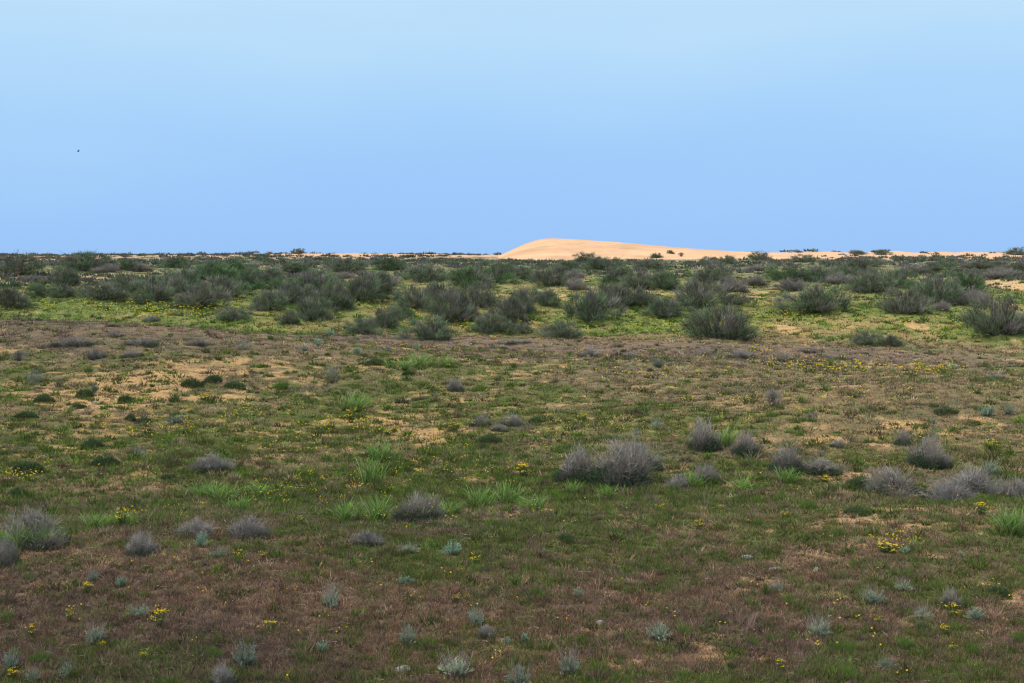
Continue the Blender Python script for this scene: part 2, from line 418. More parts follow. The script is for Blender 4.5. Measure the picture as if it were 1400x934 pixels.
    ('T', 1104, 697, 26, 17, 'dark green tuft on the dry sandy mound'),
    ('H', 1172, 704, 34, 14, 'green cushion on top of the dry sandy mound'),
    ('T', 1037, 717, 18, 11, 'bright tuft on the left flank of the dry sandy mound'),
    # --- bright tufts
    ('T', 10, 847, 28, 15, 'bright green tuft at the left edge of the dark knoll'),
    ('T', 55, 905, 26, 19, 'vivid green tuft between silver plants at lower left'),
    ('T', 292, 897, 28, 16, 'dull green tuft left of the largest lower left plant'),
    ('T', 40, 791, 17, 9, 'small green tuft near the left edge below the grey bush'),
    ('T', 732, 813, 22, 13, 'pale green tuft at the centre of the brown grass'),
    ('T', 816, 918, 32, 18, 'vivid green tuft right of a silver plant at the bottom edge'),
    ('T', 932, 927, 30, 18, 'green tuft at the bottom edge right of centre'),
    ('T', 935, 867, 22, 14, 'green tuft right of the spiky stalked silver plant'),
    ('T', 680, 921, 20, 11, 'small green tuft between two silver plants at the bottom edge'),
    ('T', 846, 932, 26, 14, 'green tuft at the bottom edge next to a vivid one'),
    ('T', 1151, 891, 38, 20, 'broad vivid green tuft below the fan stalked mint plant'),
    ('T', 1162, 928, 34, 20, 'vivid green tuft at the bottom edge, straight under the broad one'),
    ('T', 1333, 894, 28, 17, 'green tuft at lower right'),
    ('T', 1320, 830, 18, 19, 'upright green tuft against the grey twiggy plant'),
    ('T', 1393, 878, 26, 18, 'green tuft cut by the right edge'),
    ('T', 1077, 824, 26, 14, 'olive tuft below the small grey plant at right'),
    ('T', 1280, 806, 22, 14, 'fresh tuft right of the small grey plant'),
    ('T', 1240, 885, 24, 15, 'dull green tuft left of the lower right one'),
    ('T', 1030, 880, 20, 10, 'small tuft left of the fan stalked mint plant'),
    # --- stones
    ('W', 550, 918, 24, 10, 'white flat stone at the bottom edge, left of the broad silver plant'),
    ('W', 821, 853, 15, 5, 'small pale stone flush with the brown grass'),
    ('W', 1021, 765, 15, 9, 'grey stone on the right slope, highest of three'),
    ('W', 1060, 780, 17, 6, 'flat pale stone, middle one of three at right'),
    ('W', 1116, 781, 11, 6, 'small white stone, rightmost of three'),
    ('W', 129, 552, 7, 4, 'tiny white stone on the sandy left slope'),
    # --- yellow flowers one can count
    ('Y', 119, 812, 16, 15, 'yellow flower plant left of the small green cushion on the knoll'),
    ('Y', 94, 850, 14, 17, 'yellow flower plant under the left knoll top'),
    ('Y', 42, 872, 14, 16, 'yellow flower plant near the left edge above a vivid tuft'),
    ('Y', 219, 858, 20, 24, 'tall yellow flower plant on the dark knoll, with two heads'),
    ('Y', 141, 888, 12, 11, 'small yellow flower plant below a silver plant at lower left'),
    ('Y', 198, 902, 12, 12, 'yellow flower plant low in the dark grass at left'),
    ('Y', 370, 860, 16, 10, 'yellow flower plant left of the lone upright silver plant'),
    ('Y', 327, 774, 14, 20, 'yellow flower plant on the right shoulder of the left knoll'),
    ('Y', 360, 764, 10, 10, 'small yellow flower plant right of the one on the knoll shoulder'),
    ('Y', 17, 930, 16, 14, 'yellow flower plant in the lower left corner'),
    ('Y', 168, 722, 20, 26, 'bright yellow flower plant rising from reeds at left'),
    ('Y', 410, 717, 12, 11, 'yellow flower plant in olive grass left of the pale straw tuft'),
    ('Y', 280, 551, 20, 13, 'bright yellow flower cushion on the bare sand'),
    ('Y', 717, 652, 26, 18, 'wide yellow flower plant left of the big grey pair'),
    ('Y', 531, 596, 12, 10, 'yellow flower plant on the left grassy slope, left of centre'),
    ('Y', 480, 578, 14, 18, 'yellow flower plant beside the dark green reed clump'),
    ('Y', 622, 590, 14, 12, 'yellow flower plant left of the small central group'),
    ('Y', 798, 576, 10, 10, 'yellow flower plant above the big grey dome'),
    ('Y', 651, 772, 14, 14, 'yellow flower plant under the bright blue green cushion'),
    ('Y', 624, 823, 9, 9, 'orange yellow flower, left one of two at the bottom centre'),
    ('Y', 638, 822, 9, 9, 'orange yellow flower, right one of two at the bottom centre'),
    ('Y', 903, 702, 14, 12, 'yellow flower plant below the faint grey bush'),
    ('Y', 1301, 848, 22, 20, 'big yellow flower plant in the right hand cluster'),
    ('Y', 1291, 868, 14, 12, 'yellow flower plant below the right hand cluster'),
    ('Y', 1201, 854, 10, 12, 'yellow flower plant under the dark green silver plant'),
    ('Y', 1068, 920, 16, 18, 'yellow flower plant at the bottom edge right of centre'),
    ('Y', 1303, 891, 9, 10, 'small yellow flower left of the lower right tuft'),
    ('Y', 1341, 706, 20, 18, 'yellow flower plant below the bleached bushes'),
    ('Y', 955, 724, 14, 13, 'yellow flower plant left of the dry sandy mound'),
    ('Y', 1073, 710, 10, 10, 'small yellow flower plant on the dry sandy mound'),
    ('Y', 1212, 756, 30, 13, 'pale yellow flower patch beside a tiny mint cushion'),
    ('Y', 1356, 617, 18, 14, 'yellow flower plant near the right edge above the bleached bushes'),
    ('Y', 1127, 660, 16, 9, 'yellow flower plant below the bright green strip'),
]


# ------------------------------------------------------------------ ground cover
def blob(px, py, rx, ry, s):
    c = at(px, py); R = math.hypot(c[0], c[1])
    u = at(px, py - ry); l = at(px, py + ry)
    dy = max(0.3, 0.5 * min(abs(u[1] - l[1]), 40.0))
    return (c[0], c[1], max(.2, rx / F * R), dy, s)


SAND = [blob(*b) for b in [
    (185, 525, 90, 26, .34), (290, 510, 90, 16, .30), (150, 585, 70, 22, .34), (240, 545, 90, 16, .34), (60, 540, 60, 20, .18),
    (440, 582, 26, 10, .3), (515, 575, 40, 10, .24), (630, 590, 50, 8, .3), (760, 600, 50, 9, .3), (1235, 582, 60, 12, .32),
    (1130, 598, 26, 7, .36), (1330, 575, 50, 10, .26), (1150, 650, 50, 7, .38), (1040, 692, 70, 9, .34), (1140, 700, 60, 8, .38),
    (1240, 718, 40, 7, .34), (1385, 830, 26, 9, .5), (1395, 642, 24, 8, .4), (1128, 808, 20, 5, .42), (1250, 700, 80, 10, .2),
    (1060, 420, 36, 14, .30), (1080, 452, 12, 16, .42), (1258, 452, 12, 10, .5), (1130, 431, 22, 6, .5), (1385, 392, 40, 7, .8),
    (755, 400, 26, 8, .3), (620, 430, 30, 10, .16), (1180, 440, 80, 14, .12), (1330, 450, 60, 12, .12), (540, 405, 30, 10, .2),
    (120, 383, 60, 6, .4), (30, 378, 30, 5, .4), (550, 372, 26, 4, .4), (740, 358, 90, 4, .5), (230, 782, 34, 6, .34), (80, 800, 30, 6, .24),
    (1290, 840, 40, 8, .2), (960, 700, 30, 6, .3), (560, 831, 26, 4, .36), (690, 470, 30, 4, .3), (1075, 395, 20, 5, .3),
    (1350, 790, 60, 20, .16), (1230, 660, 60, 8, .14)]]
FARSAND = [(95, 306, 44, 24, .7), (60, 300, 22, 14, .5), (-40, 318, 28, 18, .7), (-95, 300, 26, 16, .4), (-20, 330, 20, 12, .4)]
GREEN = [blob(*b) for b in [
    (130, 415, 130, 12, .4), (380, 590, 110, 26, .28), (240, 600, 80, 20, .15), (560, 500, 70, 12, .3), (500, 550, 70, 20, .22), (830, 555, 100, 20, .25),
    (1130, 632, 80, 8, .5), (310, 668, 90, 14, .45), (510, 690, 80, 24, .42), (700, 680, 120, 22, .36), (950, 660, 120, 20, .3), (1060, 650, 60, 16, .3),
    (1350, 610, 60, 16, .25), (1150, 465, 60, 5, .4), (1370, 460, 60, 8, .4), (60, 725, 60, 22, .3), (1300, 700, 90, 20, .2), (880, 440, 80, 14, .25),
    (1160, 910, 50, 30, .18), (1330, 880, 60, 30, .15), (840, 740, 160, 24, .18), (600, 750, 80, 16, .15), (590, 620, 90, 18, .2), (1000, 570, 90, 14, .2),
    (1230, 770, 100, 18, .12), (1260, 400, 60, 20, .2), (320, 395, 60, 12, .3), (170, 715, 60, 8, .3)]]
BROWN = [blob(*b) for b in [
    (200, 462, 260, 14, .5), (700, 478, 240, 13, .45), (1100, 505, 180, 22, .34), (1250, 525, 180, 20, .28), (50, 690, 120, 16, .45), (200, 820, 260, 60, .34), (620, 850, 260, 60, .2),
    (1000, 840, 90, 40, .2), (760, 700, 80, 10, .1), (850, 500, 130, 16, .3), (1020, 545, 120, 14, .25)]]


SKIRT = []
for k_, px_, py_, w_, h_, l_ in PLANTS:
    if k_ in 'DG':
        c_ = at(px_, py_); R_ = math.hypot(c_[0], c_[1])
        if R_ < 200: SKIRT.append((c_[0], c_[1] - .1, w_ / F * R_ * .72, w_ / F * R_ * .85, .42))

MOUNDS += [(q[0], q[1] + .2, q[2] * .95, .38) for q in SKIRT if 62 < math.hypot(q[0], q[1]) < 148]


def field(blobs, x, y):
    t = 0.0
    for cx, cy, rx, ry, s in blobs:
        t = t + s * np.exp(-((x - cx) / rx) ** 2 - ((y - cy) / ry) ** 2)
    return t


def ip(R, xs, cols):
    cols = np.array(cols)
    return np.stack([np.interp(R, xs, cols[:, k]) for k in range(3)], -1)


def cover(x, y):
    """sand share, green share, and the colours of dry cover, green cover and sand at each ground point"""
    R = np.hypot(x, y)
    S = np.interp(R, [0, 14, 20, 28, 45, 52, 60, 66, 95, 170, 210, 300, 500], [.29, .32, .34, .44, .41, .26, .24, .35, .40, .38, .48, .60, .62])
    S = S + field(SAND, x, y) - 0.25 * field(BROWN, x, y)
    S = S + 0.75 * (fbm(x, y, 0.55, 4, 31) - .5) + .6 * (fbm(x, y, 0.08, 3, 41) - .5) * (R > 60)
    S = S + .85 * (fbm(x, y, 2.3, 3, 35) - .5) * np.interp(R, [10, 60, 90], [1, .9, .5])
    S = S + field(FARSAND, x, y) + 1.5 * (fbm(x * .45, y, .026, 3, 43) - .5) * (R > 190)
    G = np.interp(R, [0, 13, 18, 23, 32, 45, 50, 58, 63, 75, 200], [.35, .35, .42, .53, .56, .44, .28, .24, .52, .60, .5])
    G = G + field(GREEN, x, y) - field(BROWN, x, y)
    G = G + 0.9 * (fbm(x, y, 0.9, 3, 51) - .5) + 0.55 * (fbm(x, y, 0.16, 2, 61) - .5)
    G = G + .5 * (fbm(x, y, 3.4, 2, 65) - .5)
    m = (R > 58) & (R < 205)
    if m.any():
        sk = np.zeros_like(G); sk[m] = np.clip(field(SKIRT, x[m], y[m]), 0, .6)
        G = G + sk; S = S - .7 * sk
    S = S + .55 * (fbm(x, y, 6.5, 2, 37) - .5) * np.interp(R, [10, 50, 80], [1, 1, .3])
    s = sstep(.46, .84, S) * .9
    g = .06 + .86 * sstep(.28, .82, G)
    dry = ip(R, [10, 15, 20, 28, 40, 50, 60, 68, 90, 140, 260],  # cover's own tones, darkest up close: foreground cloud shade is in the colours
             [(.140, .090, .063), (.152, .102, .069), (.180, .132, .078), (.190, .148, .080), (.205, .155, .090), (.190, .136, .098), (.195, .140, .100),
              (.26, .195, .085), (.235, .19, .085), (.22, .20, .115), (.26, .22, .14)])
    grn = ip(R, [10, 18, 30, 45, 58, 68, 90, 150, 260],
             [(.105, .110, .038), (.110, .122, .040), (.138, .145, .048), (.138, .142, .054), (.135, .135, .060), (.130, .165, .042), (.128, .155, .048), (.125, .140, .075), (.14, .15, .095)])
    snd = ip(R, [10, 18, 30, 60, 75, 150, 300], [(.36, .215, .115), (.40, .24, .125), (.50, .305, .138), (.51, .32, .15), (.58, .37, .18), (.66, .44, .25), (.73, .45, .27)])
    tint = (fbm(x, y, 0.35, 3, 71) - .5)[..., None]
    dry = dry * (1 + tint * np.array([.7, .55, .35]))
    return s, g, dry, grn, snd


# ------------------------------------------------------------------ materials
def cover_material(name, rough=0.95, noise=(0, 0), bump=0.0, translucent=0.0, vary=0.0, attr='tint'):
    m = bpy.data.materials.new(name); m.use_nodes = True
    nt = m.node_tree; nt.nodes.clear(); N = nt.nodes; L = nt.links
    out = N.new('ShaderNodeOutputMaterial')
    a = N.new('ShaderNodeAttribute'); a.attribute_name = attr
    col = a.outputs['Color']
    tc = N.new('ShaderNodeTexCoord')
    hgt = None
    for sc, amt in noise:
        nz = N.new('ShaderNodeTexNoise'); nz.inputs['Scale'].default_value = sc; nz.inputs['Detail'].default_value = 4
        L.new(tc.outputs['Object'], nz.inputs['Vector'])
        mr = N.new('ShaderNodeMapRange'); mr.inputs['From Min'].default_value = .3; mr.inputs['From Max'].default_value = .7
        mr.inputs['To Min'].default_value = 1 - amt; mr.inputs['To Max'].default_value = 1 + amt
        L.new(nz.outputs['Fac'], mr.inputs['Value'])
        vm = N.new('ShaderNodeVectorMath'); vm.operation = 'SCALE'
        L.new(col, vm.inputs[0]); L.new(mr.outputs['Result'], vm.inputs['Scale']); col = vm.outputs['Vector']
        hgt = nz.outputs['Fac']
    if vary:
        oi = N.new('ShaderNodeObjectInfo')
        mr = N.new('ShaderNodeMapRange'); mr.inputs['To Min'].default_value = 1 - vary; mr.inputs['To Max'].default_value = 1 + vary
        L.new(oi.outputs['Random'], mr.inputs['Value'])
        vm = N.new('ShaderNodeVectorMath'); vm.operation = 'SCALE'
        L.new(col, vm.inputs[0]); L.new(mr.outputs['Result'], vm.inputs['Scale']); col = vm.outputs['Vector']
    d = N.new('ShaderNodeBsdfDiffuse'); d.inputs['Roughness'].default_value = rough
    L.new(col, d.inputs['Color'])
    sh = d.outputs['BSDF']
    if bump and hgt is not None:
        b = N.new('ShaderNodeBump'); b.inputs['Strength'].default_value = bump; b.inputs['Distance'].default_value = 0.03
        L.new(hgt, b.inputs['Height']); L.new(b.outputs['Normal'], d.inputs['Normal'])
    if translucent:
        t = N.new('ShaderNodeBsdfTranslucent'); L.new(col, t.inputs['Color'])
        mx = N.new('ShaderNodeMixShader'); mx.inputs['Fac'].default_value = translucent
        L.new(sh, mx.inputs[1]); L.new(t.outputs['BSDF'], mx.inputs[2]); sh = mx.outputs['Shader']
    L.new(sh, out.inputs['Surface'])
    return m


M_GROUND = cover_material('ground_cover', noise=((2.2, .22), (14, .3), (60, .25)), bump=.5)
M_GRASS = cover_material('grass_blades', noise=(), translucent=.3)
M_LEAF = cover_material('shrub_leaves', noise=(), translucent=.2, vary=.18)
M_WOOD = cover_material('woody_stems', noise=((30, .3),), vary=.15)
M_PETAL = cover_material('yellow_petals', noise=(), translucent=.3)
M_STONE = cover_material('stone_surface', noise=((6, .25), (40, .25)), bump=.6)
M_SAND = cover_material('dune_sand', noise=((.25, .05), (3, .05), (20, .05)), bump=.15)
M_BIRD = cover_material('bird_plumage', noise=((40, .2),))


# ------------------------------------------------------------------ mesh making
def mesh(name, V, polys, C, mat, smooth=False):
    """polys: list of int arrays (n, k); C: colour of every vertex"""
    me = bpy.data.meshes.new(name)
    V = np.ascontiguousarray(V, np.float32)
    me.vertices.add(len(V)); me.vertices.foreach_set('co', V.ravel())
    li = np.concatenate([p.ravel() for p in polys]).astype(np.int32)
    tot = np.concatenate([np.full(len(p), p.shape[1], np.int32) for p in polys])
    st = np.concatenate([[0], np.cumsum(tot)[:-1]]).astype(np.int32)
    me.loops.add(len(li)); me.loops.foreach_set('vertex_index', li)
    me.polygons.add(len(tot)); me.polygons.foreach_set('loop_start', st)
    me.polygons.foreach_set('use_smooth', np.full(len(tot), smooth))
    a = me.attributes.new('tint', 'FLOAT_COLOR', 'POINT')
    C4 = np.ones((len(V), 4), np.float32); C4[:, :3] = np.clip(C, 0, 1)
    a.data.foreach_set('color', C4.ravel())
    me.materials.append(mat)
    me.update(calc_edges=True)
    return me


def link(name, me, parent=None):
    o = bpy.data.objects.new(name, me); COL.objects.link(o)
    if parent is not None: o.parent = parent
    return o


def unit(v):
    return v / np.maximum(np.linalg.norm(v, axis=-1, keepdims=True), 1e-9)


def ribbons(P, D, Ln, W, bend, cr, ct, segs=2):
    """flat tapering strands; returns V, polys, C"""
    n = len(P); D = unit(D)
    S = unit(np.cross(D, unit(rng.normal(size=(n, 3)))))
    Ln = np.broadcast_to(Ln, (n,))[:, None]; W = np.broadcast_to(W, (n,))[:, None]
    cr = np.broadcast_to(cr, (n, 3)); ct = np.broadcast_to(ct, (n, 3))
    if segs == 1:
        V = np.stack([P - S * W / 2, P + S * W / 2, P + D * Ln + bend], 1)
        C = np.stack([cr, cr, ct], 1)
        i = np.arange(n)[:, None] * 3 + np.array([0, 1, 2])[None]
        return V.reshape(-1, 3), [i], C.reshape(-1, 3)
    rows = []; cs = []
    for k in range(segs):
        t = k / segs; w = W * (1 - .5 * t * t) / 2
        p = P + D * Ln * t + bend * t * t
        rows += [p - S * w, p + S * w]; c = cr * (1 - t) + ct * t; cs += [c, c]
    rows.append(P + D * Ln + bend); cs.append(ct)
    m = 2 * segs + 1
    V = np.stack(rows, 1).reshape(-1, 3); C = np.stack(cs, 1).reshape(-1, 3)
    base = np.arange(n)[:, None] * m
    q = np.concatenate([base + np.array([2 * k, 2 * k + 1, 2 * k + 3, 2 * k + 2])[None] for k in range(segs - 1)])
    t = base + np.array([m - 3, m - 2, m - 1])[None]
    return V, [q, t], C


def tubes(paths, radii, col, sides=4):
    """paths (n, m, 3), radii (n, m): round tapering stems"""
    n, m, _ = paths.shape
    T = unit(np.gradient(paths, axis=1))
    A = unit(np.cross(T, np.array([.31, .87, .38])[None, None]))
    B = np.cross(T, A)
    ang = np.arange(sides) * 2 * PI / sides
    ring = A[:, :, None] * np.cos(ang)[None, None, :, None] + B[:, :, None] * np.sin(ang)[None, None, :, None]
    V = paths[:, :, None] + ring * radii[:, :, None, None]
    idx = np.arange(n * m * sides).reshape(n, m, sides)
    a = idx[:, :-1]; b = idx[:, 1:]
    q = np.stack([a, np.roll(a, -1, 2), np.roll(b, -1, 2), b], -1).reshape(-1, 4)
    C = np.broadcast_to(np.asarray(col)[:, None, None] if np.ndim(col) == 2 else col, (n, m, sides, 3)).reshape(-1, 3)
    return V.reshape(-1, 3), [q], C


def join(parts):
    V = []; C = []; P = {}; off = 0
    for v, ps, c in parts:
        for p in ps:
            P.setdefault(p.shape[1], []).append(p + off)
        V.append(v); C.append(c); off += len(v)
    return np.concatenate(V), [np.concatenate(x) for x in P.values()], np.concatenate(C)


def jit(n, a):
    return 1 + a * rng.normal(size=(n, 1))


# ------------------------------------------------------------------ ground sheet
def make_ground():
    fine = np.linspace(-27, 27, 660); coarse = np.concatenate([np.arange(-180, -27, 4.5), [-27.6]])
    th = np.radians(np.concatenate([coarse, fine, -coarse[::-1][:-1]]))
    rr = np.concatenate([[.6, 1.5, 3, 5, 7, 8.5], np.geomspace(9.5, 66, 390), np.geomspace(66.5, 210, 130), np.geomspace(214, 6000, 90)])
    Tn, Rn = np.meshgrid(th, rr)
    X = Rn * np.sin(Tn); Y = Rn * np.cos(Tn)
    Z = terr(X, Y)
    nr, ncl = X.shape
    V = np.stack([X, Y, Z], -1).reshape(-1, 3)
    s, g, dry, grn, snd = cover(X.ravel(), Y.ravel())
    R = Rn.ravel()
    g = g[:, None]; s = s[:, None]
    C = (dry * (1 - g) + grn * g) * np.interp(R, [10, 60, 70], [.95, 1.0, 1.25])[:, None]
    C = C * (1 - s) + snd * s
    idx = np.arange(nr * ncl).reshape(nr, ncl)
    nx = np.roll(idx, -1, 1)
    q = np.stack([idx[:-1], nx[:-1], nx[1:], idx[1:]], -1).reshape(-1, 4)[:, ::-1]
    c0 = len(V); V = np.concatenate([V, [[0, 0, float(terr(0, 0))]]]); C = np.concatenate([C, C[:1]])
    t = np.stack([nx[0], idx[0], np.full(ncl, c0)], -1)[:, ::-1]
    o = link('ground', mesh('ground', V, [q, t], C, M_GROUND, True)); o['kind'] = 'structure'


make_ground()


# ------------------------------------------------------------------ far sand dune
def make_dune():
    xs = _dx; v = np.linspace(-1, 1.3, 150)
    X = np.broadcast_to(xs[:, None], (len(xs), len(v))).copy()
    Y = DUNE_D + v[None] * 58.0 + 0 * X
    Z = dune_height(X, Y)
    V = np.stack([X, Y, Z], -1).reshape(-1, 3)
    idx = np.arange(V.shape[0]).reshape(len(xs), len(v))
    q = np.stack([idx[:-1, :-1], idx[1:, :-1], idx[1:, 1:], idx[:-1, 1:]], -1).reshape(-1, 4)
    t = fbm(V[:, 0], V[:, 1], .12, 4, 95)[:, None] - .5
    C = np.array([[.71, .432, .252]]) * (1 + .5 * t)
    sc = sstep(.66, .74, fbm(V[:, 0], V[:, 1], .35, 3, 97))[:, None] * .35 * sstep(2.2, 4.5, Z.reshape(-1))[:, None]
    C = C * (1 - sc) + np.array([[.40, .27, .15]]) * sc
    o = link('sand_dune', mesh('sand_dune', V, [q], C, M_SAND, True)); o['kind'] = 'structure'


make_dune()


# ------------------------------------------------------------------ uncountable ground cover
def polar(n, r0, r1, half=25.5):
    th = np.radians(rng.uniform(-half, half, n)); u = rng.uniform(1 / r1, 1 / r0, n)
    R = 1 / u
    return R * np.sin(th), R * np.cos(th), R


def make_grass():
    dryp = []; grnp = []
    for n, r0, r1, nb in ((98000, 9.6, 66, 13), (15000, 62, 100, 9), (16000, 98, 230, 6)):
        x, y, R = polar(n, r0, r1)
        s, g, dry, grn, snd = cover(x, y)
        keep = rng.uniform(size=n) > s * np.interp(R, [10, 25, 60], [.55, .68, .82])
        x, y, R, g, dry, grn, s = x[keep], y[keep], R[keep], g[keep], dry[keep], grn[keep], s[keep]
        n = len(x)
        isg = rng.uniform(size=n) < g
        tall = np.exp(.38 * rng.normal(size=n)) * np.where(isg, 1.15, 1.0)
        up = np.interp(R, [10, 20, 60, 100, 230], [1, 1.2, 1.9, 2.6, 4.0])
        hgt = .046 * tall * up * (1 - .35 * s)
        cr = np.interp(R, [10, 20, 60, 100, 230], [.045, .06, .13, .22, .42]) * np.exp(.3 * rng.normal(size=n))
        pal = np.where(isg[:, None], grn * np.exp(.31 * rng.normal(size=(n, 1))) * (1 + .12 * rng.normal(size=(n, 3))),
                       dry * np.exp(.33 * rng.normal(size=(n, 1))) * (1 + .10 * rng.normal(size=(n, 3))))
        vivid = isg & (rng.uniform(size=n) < .10)
        pal[vivid] = pal[vivid] * np.array([.95, 1.45, .8])
        straw = (~isg) & (rng.uniform(size=n) < .13)
        pal[straw] = pal[straw] * np.array([1.8, 1.75, 1.7])
        for flag, out in ((False, dryp), (True, grnp)):
            k = np.where(isg == flag)[0]
            i = np.repeat(k, nb); m = len(i)
            a = rng.uniform(0, 2 * PI, m); rad = np.sqrt(rng.uniform(size=m)) * cr[i]
            bx = x[i] + rad * np.cos(a); by = y[i] + rad * np.sin(a)
            P = np.stack([bx, by, terr(bx, by) - .004], -1)
            sp = .55 * (rad / np.maximum(cr[i], 1e-6))
            Dv = np.stack([np.cos(a) * sp + .35 * rng.normal(size=m), np.sin(a) * sp + .35 * rng.normal(size=m), np.ones(m)], -1)
            Ln = hgt[i] * rng.uniform(.5, 1.25, m)
            W = np.maximum(.0035, R[i] * .00046) * rng.uniform(.7, 1.5, m)
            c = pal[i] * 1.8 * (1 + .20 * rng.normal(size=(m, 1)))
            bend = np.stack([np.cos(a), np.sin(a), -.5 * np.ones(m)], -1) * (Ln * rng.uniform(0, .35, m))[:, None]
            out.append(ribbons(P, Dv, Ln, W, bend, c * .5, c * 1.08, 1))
    for n, r0, r1, nb, sc in ((6500, 10, 24, 36, .8), (7000, 20, 62, 36, 1.2), (2600, 64, 130, 30, 2.1)):
        x, y, R = polar(n, r0, r1)
        s, g, dry, grn, snd = cover(x, y)
        keep = rng.uniform(size=n) < .35 + .5 * g + .3 * s
        x, y, R, grn, dry = x[keep], y[keep], R[keep], grn[keep], dry[keep]; n = len(x)
        u = rng.uniform(size=n)[:, None]
        pal = np.where(u < .55, grn * [.72, .92, .72], np.where(u < .72, grn * [.85, 1.3, .6], np.where(u < .86, dry * [1.25, 1.3, 1.45], dry * [.62, .62, .7]))) * np.exp(.2 * rng.normal(size=(n, 1)))
        w = sc * .085 * np.exp(.45 * rng.normal(size=n)); h = sc * .075 * np.exp(.35 * rng.normal(size=n))
        i = np.repeat(np.arange(n), nb); m = len(i)
        a = rng.uniform(0, 2 * PI, m); q = np.sqrt(rng.uniform(size=m))
        bx = x[i] + q * w[i] * np.cos(a) * 1.25; by = y[i] + q * w[i] * np.sin(a)
        P = np.stack([bx, by, terr(bx, by) - .004 + h[i] * .5 * np.clip(1 - q * q, 0, 1) * rng.uniform(0, 1, m)], -1)
        Dv = np.stack([np.cos(a) * q, np.sin(a) * q, np.ones(m)], -1) + .35 * rng.normal(size=(m, 3))
        c = pal[i] * 1.6 * (1 + .16 * rng.normal(size=(m, 1)))
        Ln = h[i] * rng.uniform(.5, 1.1, m)
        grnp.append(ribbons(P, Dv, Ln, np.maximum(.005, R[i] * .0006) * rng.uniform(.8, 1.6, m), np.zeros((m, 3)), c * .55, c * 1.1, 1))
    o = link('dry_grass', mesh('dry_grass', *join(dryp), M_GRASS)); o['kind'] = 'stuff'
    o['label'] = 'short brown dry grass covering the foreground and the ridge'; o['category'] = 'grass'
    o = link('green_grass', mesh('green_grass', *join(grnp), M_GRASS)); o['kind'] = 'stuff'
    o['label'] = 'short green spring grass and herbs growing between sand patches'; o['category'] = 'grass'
    # flat straw and dead bits lying about
    x, y, R = polar(14000, 9.6, 60)
    n = len(x); a = rng.uniform(0, 2 * PI, n)
    P = np.stack([x, y, terr(x, y) + .012 + .02 * rng.uniform(size=n)], -1)
    Dv = np.stack([np.cos(a), np.sin(a), .12 * rng.normal(size=n)], -1)
    c = np.array([[.30, .235, .185]]) * np.exp(.35 * rng.normal(size=(n, 1)))
    o = link('dead_litter', mesh('dead_litter', *ribbons(P, Dv, .03 + .07 * rng.uniform(size=n) * (1 + R / 40), np.maximum(.004, R * .0005), np.zeros((n, 3)), c, c, 1), M_GRASS)); o['kind'] = 'stuff'
    o['label'] = 'bleached straw and dead stalks scattered over the ground'; o['category'] = 'plant litter'


make_grass()


def make_far_scrub():
    """the mass of low scrub that runs to the skyline"""
    parts = []
    n = 15000
    x, y, R = polar(n, 100, 470, 27)
    far = slice(0, 6500); R0 = R.copy(); R[far] = rng.uniform(190, 470, 6500); x[far] *= R[far] / R0[far]; y[far] *= R[far] / R0[far]
    keep = fbm(x, y, .03, 3, 121) + .25 * rng.normal(size=n) > np.interp(R, [105, 140, 200, 300, 460], [.76, .62, .53, .60, .62])
    keep &= rng.uniform(size=n) > .95 * np.clip(field(FARSAND, x, y), 0, .8)
    dune = (y > 244) & (x > -10) & (x < 62) & (y < 420)
    keep &= ~(dune & (rng.uniform(size=n) < .97))
    x, y, R = x[keep], y[keep], R[keep]; n = len(x)
    w = rng.uniform(.5, 1.7, n) * np.interp(R, [100, 200, 400], [.8, 1.0, 1.3]); h = w * rng.uniform(.35, .6, n)
    kind = rng.uniform(size=n)
    pal = np.where((kind < .45)[:, None], [[.17, .19, .145]], np.where((kind < .7)[:, None], [[.26, .23, .21]], [[.18, .21, .12]])) * np.exp(.22 * rng.normal(size=(n, 1)))
    nb = 34
    i = np.repeat(np.arange(n), nb); m = len(i)
    a = rng.uniform(0, 2 * PI, m); rad = np.sqrt(rng.uniform(size=m)) * .5
    bx = x[i] + rad * w[i] * np.cos(a); by = y[i] + rad * w[i] * np.sin(a)
    P = np.stack([bx, by, terr(bx, by) + rng.uniform(-.05, .45, m) * h[i] * (1 - 1.6 * rad)], -1)
    Dv = np.stack([np.cos(a) * rad * 2.2 + .35 * rng.normal(size=m), np.sin(a) * rad * 1.3 + .25 * rng.normal(size=m), np.ones(m)], -1)
    Ln = h[i] * rng.uniform(.4, .75, m)
    c = pal[i] * (1 + .15 * rng.normal(size=(m, 1)))
    o = link('distant_scrub', mesh('distant_scrub', *ribbons(P, Dv, Ln, .11 * w[i] + R[i] * .0002, np.zeros((m, 3)), c * .6, c, 1), M_GRASS)); o['kind'] = 'stuff'
    o['label'] = 'far low scrub dotting the pale sand below the skyline'; o['category'] = 'scrub'


make_far_scrub()


# ------------------------------------------------------------------ plant shapes (each a set of part meshes, size given)
C_DARK = np.array([.215, .252, .150]); C_GREEN = np.array([.180, .265, .120]); C_VIOLET = np.array([.40, .355, .305])
C_WOOD = np.array([.15, .13, .115])


def lobes(k):
    """an uneven outline: radius factor by direction"""
    dirs = unit(rng.normal(size=(k, 3)) + [0, 0, .5]); amp = rng.uniform(-.42, .34, k)
    return lambda d: 1 + (amp[None] * np.clip((d @ dirs.T - .55) / .45, 0, 1)).sum(1)


